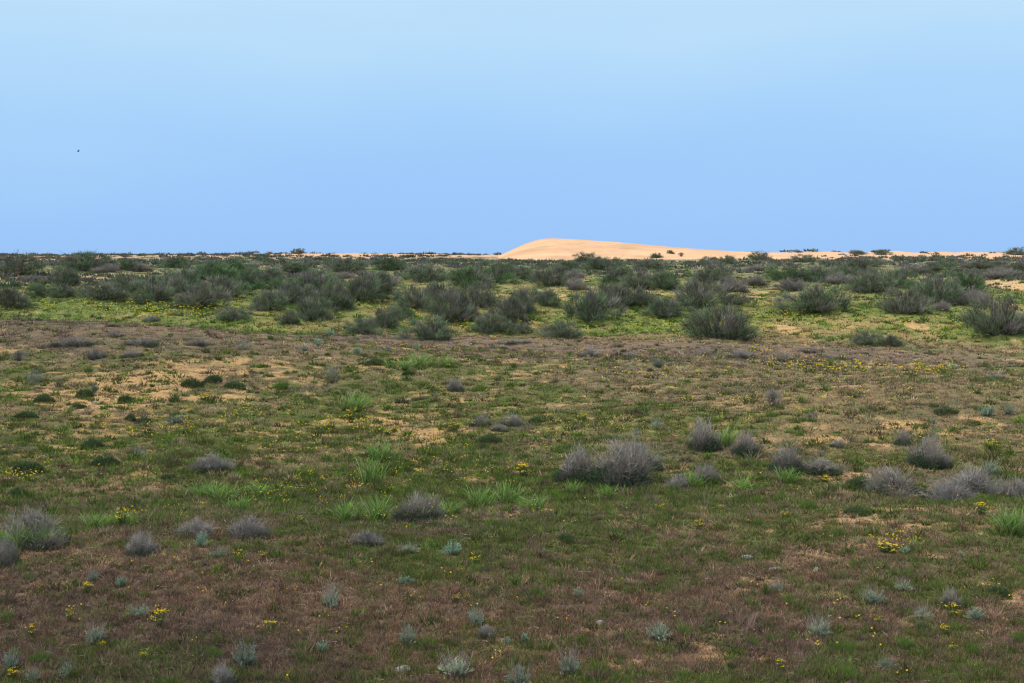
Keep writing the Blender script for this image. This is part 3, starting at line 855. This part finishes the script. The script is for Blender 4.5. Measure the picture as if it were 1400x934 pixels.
def stems(W, H, n, r0, col, reach=.8, sag=.25):
    a = rng.uniform(0, 2 * PI, n); ti = rng.uniform(.05, 1.15, n)
    end = np.stack([np.sin(ti) * np.cos(a) * W / 2, np.sin(ti) * np.sin(a) * W / 2, np.cos(ti) * H * .95 + .05 * H], -1) * rng.uniform(reach - .2, reach + .12, n)[:, None]
    st = np.stack([.05 * W * np.cos(a), .05 * W * np.sin(a), np.full(n, -.04 * H)], -1)
    t = np.linspace(0, 1, 6)[None, :, None]
    ctl = st * .4 + end * .6 * np.array([1, 1, .6])[None] + np.array([0, 0, .1 * H]) + sag * .15 * W * rng.normal(size=(n, 3)) * .6
    path = st[:, None] * (1 - t) ** 2 + 2 * ctl[:, None] * t * (1 - t) + end[:, None] * t ** 2
    path = path + .012 * W * rng.normal(size=path.shape) * np.sin(PI * t)
    rad = r0 * (1 - .8 * t[..., 0]) * rng.uniform(.6, 1.2, (n, 1))
    return path, rad, tubes(path, rad, np.asarray(col) * jit(n, .15))


def twiglets(path, per, ln, r, col):
    n, m, _ = path.shape
    i = np.repeat(np.arange(n), per); t = rng.uniform(.35, .98, len(i)) * (m - 1)
    k = np.minimum(t.astype(int), m - 2); f = (t - k)[:, None]
    p = path[i, k] * (1 - f) + path[i, k + 1] * f
    d = unit(unit(path[i, k + 1] - path[i, k]) + .75 * rng.normal(size=(len(i), 3)) + [0, 0, .35])
    L = ln * rng.uniform(.5, 1.3, len(i))[:, None]
    s = np.linspace(0, 1, 3)[None, :, None]
    pp = p[:, None] + d[:, None] * L[:, None] * s + .1 * L[:, None] * rng.normal(size=(len(i), 1, 3)) * s ** 2
    return tubes(pp, r * (1 - .7 * s[..., 0]) * np.ones((len(i), 1)), np.asarray(col) * jit(len(i), .2), 3)


def desert_shrub(col, dry=.25, W=1.7, H=1.0, nc=95, per=34):
    """a broom-like bush: woody stems that splay from one foot, sprays of thin upright leaves"""
    path, rad, st = stems(W, H, 22, .020, C_WOOD)
    tw = twiglets(path, 9, .22, .006, C_WOOD * 1.15)
    lob = lobes(9)
    d = unit(rng.normal(size=(nc, 3)) * [1, 1, .8] + [0, 0, .35]); d[:, 2] = np.abs(d[:, 2]) * 1.0
    rr = rng.uniform(size=nc) ** .42 * .86 * lob(d)
    ctr = d * rr[:, None] * np.array([W / 2, W / 2, H * .86]) + np.array([0, 0, .02 * H])
    i = np.repeat(np.arange(nc), per); n = len(i)
    P = ctr[i] + rng.normal(size=(n, 3)) * [.055, .055, .045]
    P[:, 2] = np.maximum(P[:, 2], .0)
    rad_dir = unit(P * np.array([1, 1, .7]) + [0, 0, .02])
    sd = unit(rad_dir * .62 + np.array([0, 0, .62]) + .34 * rng.normal(size=(n, 3)))
    Ln = rng.uniform(.10, .24, n) * (1 + .25 * rng.normal(size=nc))[i].clip(.5, 1.6)
    long = rng.uniform(size=n) < .04
    Ln[long] *= 1.6
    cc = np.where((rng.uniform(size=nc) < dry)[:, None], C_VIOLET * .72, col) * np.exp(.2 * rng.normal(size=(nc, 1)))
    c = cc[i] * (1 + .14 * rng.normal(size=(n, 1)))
    fol = ribbons(P, sd, Ln, rng.uniform(.008, .016, n), .06 * Ln[:, None] * rng.normal(size=(n, 3)), c * .56, c * 1.34, 2)  # dark roots, light tips: sunlit tops and shaded base painted into leaf colour
    return (W, H, [('branches', mesh('branches', *join([st, tw]), M_WOOD)), ('foliage', mesh('foliage', *fol, M_LEAF))])


def dry_shrub(col=C_VIOLET, W=1.5, H=1.0, n=3600, leafy=0.0, stiff=.55, tangle=.28):
    """a leafless grey bush: hair-fine twigs rising from a low woody foot, perhaps with green leaves low down"""
    path, rad, st = stems(W, H * 1.05, 34, .016, np.array([.20, .175, .155]), .8)
    tw = twiglets(path, 16, .24, .006, np.array([.36, .32, .28]))
    lob = lobes(12); nc = 38
    d = unit(rng.normal(size=(nc, 3)) + [0, 0, .5]); d[:, 2] = np.abs(d[:, 2])
    rr = rng.uniform(size=nc) ** .6 * .72 * lob(d)
    ctr = d * rr[:, None] * np.array([W / 2, W / 2, H * .8])
    sub_a = rng.uniform(0, 2 * PI) + np.arange(4) * rng.uniform(1.2, 2.2)
    sub_c = np.stack([np.cos(sub_a) * W * .27, np.sin(sub_a) * W * .27, 0 * sub_a], -1) * np.array([0, 1, .9, 1.1])[:, None]
    sub_s = np.array([.72, .58, .46, .34]) * rng.uniform(.8, 1.2, 4)
    wh = rng.integers(0, 4, nc)
    ctr = sub_c[wh] + ctr * sub_s[wh][:, None] * [1, 1, 1.75]
    i = rng.integers(0, nc, n)
    P = ctr[i] + rng.normal(size=(n, 3)) * [.085, .085, .07]; P[:, 2] = np.maximum(P[:, 2], 0)
    sd = unit(unit((P - sub_c[wh][i] * .7) * [1, 1, .6] + [0, 0, .02]) * stiff + [0, 0, .75] + tangle * rng.normal(size=(n, 3)))
    Ln = rng.uniform(.12, .36, n) * np.where(rng.uniform(size=n) < .12, 1.7, 1)
    c = col * np.exp(.28 * rng.normal(size=(nc, 1)))[i] * (1 + .2 * rng.normal(size=(n, 1))) * (.5 + .55 * np.clip(P[:, 2:3] / (.7 * H), 0, 1))  # darker toward the foot: shade low in the bush painted into twig colour
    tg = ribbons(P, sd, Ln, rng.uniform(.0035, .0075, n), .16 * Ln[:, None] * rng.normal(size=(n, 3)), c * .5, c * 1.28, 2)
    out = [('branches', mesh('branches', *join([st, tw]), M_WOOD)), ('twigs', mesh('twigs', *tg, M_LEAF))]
    if leafy:
        m = int(2200 * leafy)
        a = rng.uniform(0, 2 * PI, m); r = np.sqrt(rng.uniform(size=m))
        P = np.stack([r * np.cos(a) * W * .40, r * np.sin(a) * W * .40, rng.uniform(0, .42, m) * H * (1 - .7 * r * r)], -1)
        sd = np.stack([np.cos(a) * r, np.sin(a) * r, np.ones(m)], -1) + .5 * rng.normal(size=(m, 3))
        c = np.array([.105, .150, .085]) * np.exp(.25 * rng.normal(size=(m, 1)))
        out.append(('green_leaves', mesh('green_leaves', *ribbons(P, sd, rng.uniform(.07, .15, m), .02, np.zeros((m, 3)), c * .7, c, 2), M_LEAF)))
    return (W, H, out)


def sage_plant(col=(.225, .275, .225), W=1.0, H=.72, stalks=34, cushion=.55):
    """a low silvery cushion of short leafy shoots with thin dead seed stalks above it"""
    col = np.array(col); nsht = 62
    a = rng.uniform(0, 2 * PI, nsht); r = np.sqrt(rng.uniform(size=nsht)) * lobes(7)(np.stack([np.cos(a), np.sin(a), np.zeros(nsht)], -1))
    tip = np.stack([r * np.cos(a) * W * .46, r * np.sin(a) * W * .46, H * cushion * np.sqrt(np.clip(1 - .7 * r * r, .05, 1)) * rng.uniform(.45, 1.25, nsht)], -1)
    per = 26
    i = np.repeat(np.arange(nsht), per); n = len(i)
    t = rng.uniform(.25, 1, n)[:, None]
    P = tip[i] * t * np.array([1, 1, 1]) * (.75 + .25 * t) + rng.normal(size=(n, 3)) * .008
    P[:, 2] = np.maximum(P[:, 2], 0)
    sd = unit(tip[i]) * .6 + [0, 0, .5] + .6 * rng.normal(size=(n, 3))
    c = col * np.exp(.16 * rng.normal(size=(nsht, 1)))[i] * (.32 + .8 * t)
    lv = ribbons(P, sd, rng.uniform(.04, .085, n), rng.uniform(.012, .022, n), np.zeros((n, 3)), c * .9, c * 1.1, 2)
    out = [('leaves', mesh('leaves', *lv, M_LEAF))]
    if stalks:
        k = stalks
        a = rng.uniform(0, 2 * PI, k); r = np.sqrt(rng.uniform(size=k)) * .4
        st = np.stack([r * np.cos(a) * W * .5, r * np.sin(a) * W * .5, np.zeros(k)], -1)
        end = st * 2.1 + np.stack([.06 * rng.normal(size=k), .06 * rng.normal(size=k), H * rng.uniform(.65, 1.05, k)], -1)
        s = np.linspace(0, 1, 5)[None, :, None]
        path = st[:, None] * (1 - s) + end[:, None] * s + .02 * rng.normal(size=(k, 5, 3)) * s
        cst = np.array([.34, .30, .26])
        tb = tubes(path, .006 * (1 - .6 * s[..., 0]) * np.ones((k, 1)), cst * jit(k, .2), 3)
        j = np.repeat(np.arange(k), 9); f = rng.uniform(.45, 1, len(j))[:, None]
        P = st[j] * (1 - f) + end[j] * f
        hair = ribbons(P, unit(end - st)[j] + .55 * rng.normal(size=(len(j), 3)), rng.uniform(.04, .11, len(j)), .007, np.zeros((len(j), 3)), cst * .8 * jit(len(j), .2), cst * 1.15, 1)
        out.append(('seed_stalks', mesh('seed_stalks', *join([tb, hair]), M_LEAF)))
    return (W, H, out)


def grass_tussock(col=(.235, .375, .085), W=1.4, H=.9, n=125, droop=.55, wd=.026, feet=10):
    """long arching reed-grass blades that rise from several feet"""
    col = np.array(col)
    a = rng.uniform(0, 2 * PI, n)
    fa = rng.uniform(0, 2 * PI, feet); fr = np.sqrt(rng.uniform(size=feet)) * W * .34
    f = rng.integers(0, feet, n)
    P = np.stack([fr[f] * np.cos(fa[f]), fr[f] * np.sin(fa[f]), np.full(n, -.01)], -1) + rng.normal(size=(n, 3)) * [.03, .03, 0]
    lean = rng.uniform(.1, .6, n)
    D = np.stack([np.cos(a) * lean, np.sin(a) * lean, np.ones(n)], -1)
    L = H * rng.uniform(.55, 1.1, n)
    bend = np.stack([np.cos(a), np.sin(a), -np.ones(n) * .55], -1) * (L * droop * rng.uniform(.1, 1, n))[:, None]
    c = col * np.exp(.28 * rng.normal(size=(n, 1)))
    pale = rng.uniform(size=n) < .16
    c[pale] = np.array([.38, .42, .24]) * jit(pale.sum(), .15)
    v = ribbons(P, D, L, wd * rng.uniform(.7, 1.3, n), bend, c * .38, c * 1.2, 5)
    return (W, H, [('', mesh('grass_blades', *v, M_GRASS))])


def grass_tuft(col=(.130, .215, .045), W=.8, H=.5, n=420, wd=.008):
    col = np.array(col)
    a = rng.uniform(0, 2 * PI, n); r = np.sqrt(rng.uniform(size=n)) * lobes(6)(np.stack([np.cos(a), np.sin(a), 0 * a], -1))
    P = np.stack([r * np.cos(a) * W * .36, r * np.sin(a) * W * .36, np.full(n, -.01)], -1)
    D = np.stack([np.cos(a) * r * .5, np.sin(a) * r * .5, np.ones(n)], -1) + .22 * rng.normal(size=(n, 3))
    L = H * rng.uniform(.45, 1.1, n) * (1.1 - .45 * r)
    c = col * np.exp(.25 * rng.normal(size=(n, 1)))
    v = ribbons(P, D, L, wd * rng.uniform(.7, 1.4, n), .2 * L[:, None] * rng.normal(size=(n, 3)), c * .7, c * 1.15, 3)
    return (W, H, [('', mesh('grass_blades', *v, M_GRASS))])


def herb_cushion(col=(.125, .175, .075), W=1.0, H=.42, n=1100):
    col = np.array(col)
    a = rng.uniform(0, 2 * PI, n); r = np.sqrt(rng.uniform(size=n)) * lobes(7)(np.stack([np.cos(a), np.sin(a), 0 * a], -1))
    P = np.stack([r * np.cos(a) * W * .45, r * np.sin(a) * W * .45, rng.uniform(0, 1, n) ** .6 * H * .75 * np.clip(1 - .8 * r * r, 0, 1)], -1)
    D = np.stack([np.cos(a) * r, np.sin(a) * r, np.ones(n) * .9], -1) + .5 * rng.normal(size=(n, 3))
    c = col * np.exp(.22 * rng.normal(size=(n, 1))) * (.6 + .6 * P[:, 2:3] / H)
    v = ribbons(P, D, rng.uniform(.06, .15, n), rng.uniform(.014, .026, n), np.zeros((n, 3)), c * .8, c * 1.1, 2)
    return (W, H, [('', mesh('herb_leaves', *v, M_LEAF))])


def dead_tree_bush(W=1.1, H=1.0):
    """a small rounded bush with a bare forked foot"""
    path, rad, st = stems(W, H, 16, .026, np.array([.10, .085, .08]), .8)
    tw = twiglets(path, 16, .2, .008, np.array([.13, .11, .10]))
    n = 1500
    d = unit(rng.normal(size=(n, 3)) + [0, 0, .35]); P = d * rng.uniform(.45, .85, (n, 1)) * [W / 2, W / 2, H * .46] + [0, 0, H * .52]
    c = C_VIOLET * .95 * jit(n, .2)
    tg = ribbons(P, d + .5 * rng.normal(size=(n, 3)), rng.uniform(.08, .2, n), .008, np.zeros((n, 3)), c * .6, c * 1.2, 2)
    return (W, H, [('branches', mesh('branches', *join([st, tw]), M_WOOD)), ('twigs', mesh('twigs', *tg, M_LEAF))])


def flower_plant(W=.5, H=1.0, ns=9, per=7, size=.062):
    """thin green stems, a few leaves, flat clusters of small yellow flower heads"""
    a = rng.uniform(0, 2 * PI, ns); r = np.sqrt(rng.uniform(size=ns)) * W * .5
    end = np.stack([r * np.cos(a), r * np.sin(a), H * rng.uniform(.45, 1, ns)], -1)
    st = end * [.25, .25, 0]
    t = np.linspace(0, 1, 5)[None, :, None]
    path = st[:, None] * (1 - t) + end[:, None] * t + .02 * rng.normal(size=(ns, 5, 3)) * np.sin(PI * t)
    gcol = np.array([.11, .16, .05])
    sm = tubes(path, .011 * (1 - .5 * t[..., 0]) * np.ones((ns, 1)), gcol * jit(ns, .15), 3)
    nl = ns * 12; i = np.repeat(np.arange(ns), 12); f = rng.uniform(0, .75, nl)[:, None]
    P = st[i] * (1 - f) + end[i] * f; aa = rng.uniform(0, 2 * PI, nl)
    lv = ribbons(P, np.stack([np.cos(aa), np.sin(aa), .7 * np.ones(nl)], -1), rng.uniform(.10, .22, nl), .03, np.zeros((nl, 3)), gcol * .8 * jit(nl, .2), gcol, 2)
    k = np.repeat(np.arange(ns), per); m = len(k)
    ctr = end[k] + rng.normal(size=(m, 3)) * [.055, .055, .03]
    nrm = unit(rng.normal(size=(m, 3)) * .45 + [0, -.25, 1]); A = unit(np.cross(nrm, [.3, .9, .1])); B = np.cross(nrm, A)
    pet = 6; ang = np.arange(pet * 2) * PI / pet
    rr = np.where(np.arange(pet * 2) % 2 == 0, 1.0, .55)
    ring = ctr[:, None] + (A[:, None] * (np.cos(ang) * rr)[None, :, None] + B[:, None] * (np.sin(ang) * rr)[None, :, None]) * (size * .5 * rng.uniform(.7, 1.25, m))[:, None, None]
    V = np.concatenate([ring, (ctr + nrm * size * .14)[:, None]], 1)
    j = np.arange(pet * 2)
    tri = np.stack([j, np.roll(j, -1), np.full(pet * 2, pet * 2)], -1)
    T = (np.arange(m)[:, None, None] * (pet * 2 + 1) + tri[None]).reshape(-1, 3)
    cy = np.array([.82, .62, .015]) * (1 + .12 * rng.normal(size=(m, 1, 1))) * np.ones((1, pet * 2 + 1, 1))
    return (W, H, [('stems', mesh('stems', *join([sm, lv]), M_LEAF)), ('flower_heads', mesh('flower_heads', V.reshape(-1, 3), [T], cy.reshape(-1, 3), M_PETAL))])


def stone(col=(.34, .32, .29), W=1.0, H=.45):
    import bmesh
    bm = bmesh.new(); bmesh.ops.create_icosphere(bm, subdivisions=4, radius=.5)
    V = np.array([v.co[:] for v in bm.verts]); T = np.array([[v.index for v in f.verts] for f in bm.faces]); bm.free()
    for _ in range(9):
        d = unit(rng.normal(size=3) + [0, 0, .3]); c = rng.uniform(.28, .42)
        h = V @ d; V = V - np.outer(np.maximum(h - c, 0), d)
    s0 = rng.integers(0, 900)
    V = V * (1 + .12 * (fbm(V[:, 0] + V[:, 2], V[:, 1] - V[:, 2], 4, 3, int(s0)) - .5))[:, None]
    V = V * [1.1, .9, .62] + [0, 0, .1]
    C = np.array(col) * (1 + .5 * (fbm(V[:, 0] * 3 + V[:, 2], V[:, 1] * 3, 2, 3, 7) - .5))[:, None]
    return (W, H, [('', mesh('stone', V, [T], C, M_STONE, True))])


# ------------------------------------------------------------------ the kinds and their variants
KINDS = {}


def kind(key, name, cat, group, fn, nv):
    KINDS[key] = dict(name=name, cat=cat, group=group, var=[fn(k) for k in range(nv)], used=0)


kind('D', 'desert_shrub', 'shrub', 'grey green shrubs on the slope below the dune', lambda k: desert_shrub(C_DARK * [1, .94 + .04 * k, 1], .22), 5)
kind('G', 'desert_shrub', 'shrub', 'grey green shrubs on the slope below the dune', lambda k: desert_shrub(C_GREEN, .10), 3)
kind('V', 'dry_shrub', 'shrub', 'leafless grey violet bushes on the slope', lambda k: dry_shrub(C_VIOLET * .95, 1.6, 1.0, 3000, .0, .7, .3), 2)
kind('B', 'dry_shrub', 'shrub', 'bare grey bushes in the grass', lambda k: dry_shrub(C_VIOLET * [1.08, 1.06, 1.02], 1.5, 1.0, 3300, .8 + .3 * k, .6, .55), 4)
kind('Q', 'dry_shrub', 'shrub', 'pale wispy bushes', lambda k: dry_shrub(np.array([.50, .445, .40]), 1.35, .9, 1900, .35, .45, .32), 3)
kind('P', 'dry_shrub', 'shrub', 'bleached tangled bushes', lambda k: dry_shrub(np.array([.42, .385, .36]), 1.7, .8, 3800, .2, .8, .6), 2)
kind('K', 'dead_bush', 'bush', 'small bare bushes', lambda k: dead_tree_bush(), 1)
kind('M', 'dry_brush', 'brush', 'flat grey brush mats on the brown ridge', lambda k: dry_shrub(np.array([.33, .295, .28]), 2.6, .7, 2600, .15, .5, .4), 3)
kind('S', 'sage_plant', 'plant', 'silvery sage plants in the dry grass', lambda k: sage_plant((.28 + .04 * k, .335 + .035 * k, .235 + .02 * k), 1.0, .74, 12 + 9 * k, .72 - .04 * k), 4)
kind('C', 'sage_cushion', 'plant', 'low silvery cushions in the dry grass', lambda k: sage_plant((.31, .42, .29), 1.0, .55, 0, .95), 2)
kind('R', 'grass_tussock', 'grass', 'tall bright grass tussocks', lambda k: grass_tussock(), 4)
kind('T', 'grass_tuft', 'grass', 'bright green grass tufts', lambda k: grass_tuft(), 3)
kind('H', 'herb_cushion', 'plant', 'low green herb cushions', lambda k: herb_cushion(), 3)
kind('Y', 'yellow_flower_plant', 'flower', 'yellow flowering weeds', lambda k: flower_plant(), 4)
kind('W', 'stone', 'stone', 'pale stones lying in the grass', lambda k: stone(), 3)


def place(key, px, py, w, h, label, far=330.0):
    K = KINDS[key]
    W, H, parts = K['var'][K['used'] % len(K['var'])]; K['used'] += 1
    p = at(px, py, far)
    dist = math.hypot(p[0], p[1])
    sw = w / F * dist / W; sh = h / F * dist / H
    if key in 'YTS': sh *= 1.08
    if key in 'DGV': sw *= 1.33; sh *= 1.12
    if key in 'DG' and 400 < py < 470 and 340 < px < 1020: sw *= 1.14; sh *= 1.12
    if key in 'BPMQ': sw *= 1.12; sh *= .98
    if key in 'SC': sw *= 1.10; sh *= 1.06
    if key == 'R': sw *= 1.15; sh *= 1.12
    loc = (float(p[0]), float(p[1]), float(p[2]) - .02 * sh * H)
    rot = (0, 0, float(rng.uniform(0, 2 * PI)))
    if len(parts) == 1 and parts[0][0] == '':
        o = link(K['name'], parts[0][1])
    else:
        o = bpy.data.objects.new(K['name'], None); COL.objects.link(o); o.empty_display_size = .3
        for nm, me in parts: link(nm, me, o)
    q = float(rng.uniform(.8, 1.22)) if key != 'W' else 1.0
    rot = (float(rng.normal() * .05), float(rng.normal() * .05), rot[2])
    o.location = loc; o.rotation_euler = rot; o.scale = (sw * q, sw / q, sh)
    o['label'] = label; o['category'] = K['cat']; o['group'] = K['group']
    return o


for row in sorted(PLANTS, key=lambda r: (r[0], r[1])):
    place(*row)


# ------------------------------------------------------------------ yellow blossoms too many to count
def make_blossom_specks():
    spots = [  # px, py, rx, ry, n
        (150, 422, 130, 9, 110), (230, 434, 90, 6, 60), (270, 424, 40, 5, 60), (560, 430, 120, 20, 90), (690, 448, 120, 12, 70), (900, 448, 70, 10, 50), (1100, 440, 80, 16, 60), (1280, 450, 90, 14, 60),
        (1030, 484, 60, 8, 40), (1150, 508, 90, 9, 150), (1270, 510, 40, 9, 60), (1070, 505, 40, 7, 40), (930, 515, 60, 8, 30), (720, 490, 160, 14, 60), (560, 480, 90, 10, 40), (860, 515, 60, 10, 26),
        (200, 600, 60, 10, 40), (250, 590, 40, 6, 30), (310, 575, 60, 12, 40), (420, 590, 60, 16, 40), (380, 620, 50, 12, 28), (560, 600, 90, 20, 60), (500, 590, 40, 16, 40), (150, 650, 110, 12, 30), (30, 662, 24, 4, 40),
        (450, 680, 110, 20, 40), (620, 650, 90, 18, 40), (350, 690, 120, 14, 30), (780, 640, 40, 10, 14), (800, 590, 90, 14, 30), (1000, 560, 90, 16, 30), (1150, 550, 120, 16, 30), (1340, 610, 50, 14, 14), (200, 720, 60, 8, 16),
        (560, 715, 60, 8, 14), (700, 720, 200, 16, 16), (1230, 752, 30, 5, 24), (1180, 690, 160, 20, 14), (700, 830, 600, 80, 34), (250, 850, 200, 60, 16), (1220, 850, 180, 60, 24)]
    Vs = []; Cs = []; stem = []
    for px, py, rx, ry, n in spots:
        for _ in range(n):
            p = at(px + rx * rng.normal() * .6, py + ry * rng.normal() * .6)
            R = math.hypot(p[0], p[1])
            if p[1] > 130: continue
            hgt = rng.uniform(.08, .22) + .0012 * R
            for _k in range(rng.integers(1, 4)):
                c = p + [rng.normal() * .03 * (1 + R / 40), rng.normal() * .03, hgt * rng.uniform(.8, 1.1)]
                r = max(.009, R * .00050) * rng.uniform(.6, 1.15)
                a = rng.uniform(0, 2 * PI, 3)
                nrm = unit(np.array([rng.normal() * .4, -.5 + .3 * rng.normal(), 1.0]))
                A = unit(np.cross(nrm, [.9, .3, .1])); B = np.cross(nrm, A)
                q = np.arange(5) * 2 * PI / 5 + a[0]
                Vs.append(c[None] + (A[None] * np.cos(q)[:, None] + B[None] * np.sin(q)[:, None]) * r)
                Cs.append(np.tile(np.array([.80, .62, .02]) * rng.uniform(.8, 1.1), (5, 1)))
            stem.append((p, hgt, R))
    n = len(Vs)
    V = np.concatenate(Vs); poly = np.arange(n * 5).reshape(n, 5)
    heads = (V, [poly], np.concatenate(Cs))
    P = np.array([s[0] for s in stem]); Hh = np.array([s[1] for s in stem]); RR = np.array([s[2] for s in stem]); m = len(P)
    g = np.array([.11, .15, .045]) * jit(m, .2)
    st = ribbons(P, np.tile([0, 0, 1.], (m, 1)) + .08 * rng.normal(size=(m, 3)), Hh, np.maximum(.004, RR * .0003), np.zeros((m, 3)), g, g, 1)
    o = link('yellow_blossoms', mesh('yellow_blossoms', *join([heads, st]), M_PETAL)); o['kind'] = 'stuff'
    o['label'] = 'scattered specks of yellow blossom over the grass'; o['category'] = 'flowers'


make_blossom_specks()


# ------------------------------------------------------------------ bird
def make_bird():
    d = ray(107, 207); p = np.array([0, 0, EYE]) + d * 70
    root = bpy.data.objects.new('bird', None); COL.objects.link(root); root.location = tuple(float(v) for v in p); root.rotation_euler = (0.1, -.15, .5); root.scale = (.72, .72, .72)
    root['label'] = 'tiny dark bird flying alone in the blue sky'; root['category'] = 'bird'
    t = np.linspace(0, 1, 15); u = np.arange(10) * 2 * PI / 10
    prof = np.interp(t, [0, .06, .14, .22, .30, .5, .72, .85, 1], [.001, .006, .018, .019, .020, .030, .018, .010, .008])
    X = (t - .45) * .22
    wz = np.interp(t, [0, .8, 1], [1, .8, .3]); wy = np.interp(t, [0, .8, 1], [1, 1, 2.6])
    V = np.stack([np.repeat(X[:, None], 10, 1), prof[:, None] * wy[:, None] * np.cos(u)[None], prof[:, None] * wz[:, None] * np.sin(u)[None]], -1)
    idx = np.arange(150).reshape(15, 10)
    q = np.stack([idx[:-1], np.roll(idx[:-1], -1, 1), np.roll(idx[1:], -1, 1), idx[1:]], -1).reshape(-1, 4)
    c = np.tile([[.035, .04, .055]], (150, 1))
    link('body', mesh('body', V.reshape(-1, 3), [q], c, M_BIRD, True), root)
    for s in (-1, 1):
        sp = np.linspace(0, 1, 8)
        y = s * (.015 + .17 * sp); z = .012 + .10 * sp ** 1.2; le = -.03 + .02 * sp + .09 * sp ** 2.2; ch = .07 * (1 - sp) ** .6 + .006
        top = np.stack([np.stack([le, y, z], -1), np.stack([le + ch * .4, y, z + .006], -1), np.stack([le + ch, y, z - .002], -1)], 1)
        idx = np.arange(24).reshape(8, 3)
        q = np.stack([idx[:-1, :-1], idx[1:, :-1], idx[1:, 1:], idx[:-1, 1:]], -1).reshape(-1, 4)
        link('wing', mesh('wing', top.reshape(-1, 3), [q], np.tile([[.03, .035, .05]], (24, 1)), M_BIRD, True), root)


make_bird()

# ------------------------------------------------------------------ sky, sun, camera
SUN = np.array([-.50, -.34, .86]); SUN = SUN / np.linalg.norm(SUN)
el = math.asin(SUN[2]); az = math.atan2(SUN[0], SUN[1])
w = bpy.data.worlds.new('World'); SC.world = w; w.use_nodes = True
nt = w.node_tree; N = nt.nodes; L = nt.links; N.clear()
sky = N.new('ShaderNodeTexSky'); sky.sky_type = 'NISHITA'; sky.sun_disc = False
sky.sun_elevation = el; sky.sun_rotation = az; sky.air_density = 1.0; sky.dust_density = 1.0
sk = N.new('ShaderNodeVectorMath'); sk.operation = 'SCALE'; sk.inputs['Scale'].default_value = .09
L.new(sky.outputs['Color'], sk.inputs[0])
tc = N.new('ShaderNodeTexCoord'); sep = N.new('ShaderNodeSeparateXYZ'); L.new(tc.outputs['Generated'], sep.inputs[0])
# thin high veil: deeper blue low down, whiter higher up
mp = N.new('ShaderNodeMapping'); mp.inputs['Scale'].default_value = (1.6, 1.6, 7.0)
L.new(tc.outputs['Generated'], mp.inputs['Vector'])
nz = N.new('ShaderNodeTexNoise'); nz.inputs['Scale'].default_value = 1.7; nz.inputs['Detail'].default_value = 3; nz.inputs['Roughness'].default_value = .45
L.new(mp.outputs['Vector'], nz.inputs['Vector'])
ad = N.new('ShaderNodeMath'); ad.operation = 'MULTIPLY_ADD'; ad.inputs[1].default_value = .10; L.new(nz.outputs['Fac'], ad.inputs[0])
sb = N.new('ShaderNodeMath'); sb.operation = 'SUBTRACT'; sb.inputs[1].default_value = .05; L.new(sep.outputs['Z'], sb.inputs[0])
L.new(sb.outputs[0], ad.inputs[2])
cr = N.new('ShaderNodeValToRGB'); cr.color_ramp.interpolation = 'B_SPLINE'
E = cr.color_ramp.elements
E[0].position = 0.0; E[0].color = (.335, .585, .99, 1)
E[1].position = 1.0; E[1].color = (.55, .66, .82, 1)
for ps, c in ((.05, (.345, .60, 1.0, 1)), (.10, (.40, .67, 1.06, 1)), (.15, (.50, .755, 1.09, 1)), (.20, (.60, .825, 1.12, 1)), (.4, (.66, .82, 1.06, 1))):
    e = E.new(ps); e.color = c
L.new(ad.outputs[0], cr.inputs['Fac'])
mx = N.new('ShaderNodeMix'); mx.data_type = 'RGBA'; mx.inputs['Factor'].default_value = .93
L.new(sk.outputs['Vector'], mx.inputs['A']); L.new(cr.outputs['Color'], mx.inputs['B'])
bg = N.new('ShaderNodeBackground'); bg.inputs['Strength'].default_value = 1.0
L.new(mx.outputs['Result'], bg.inputs['Color'])
wo = N.new('ShaderNodeOutputWorld'); L.new(bg.outputs[0], wo.inputs['Surface'])

sl = bpy.data.lights.new('sun', 'SUN'); sl.energy = 3.1; sl.angle = math.radians(3); sl.color = (1.0, .93, .82)
so = bpy.data.objects.new('sun', sl); COL.objects.link(so); so.location = (-20, -15, 40)
from mathutils import Vector
so.rotation_euler = Vector(SUN.tolist()).to_track_quat('Z', 'Y').to_euler()

cam = bpy.data.cameras.new('camera'); cam.sensor_width = 36; cam.lens = F / 1400 * 36; cam.clip_start = .1; cam.clip_end = 8000
co = bpy.data.objects.new('camera', cam); COL.objects.link(co)
co.location = (0, 0, EYE); co.rotation_euler = (PI / 2 - PITCH, 0, 0)
SC.camera = co

SC.view_settings.view_transform = 'Standard'; SC.view_settings.look = 'None'; SC.view_settings.exposure = 0; SC.view_settings.gamma = 1
SC.cycles.filter_width = 1.15
SC.cycles.max_bounces = 5; SC.cycles.diffuse_bounces = 3; SC.cycles.transmission_bounces = 2
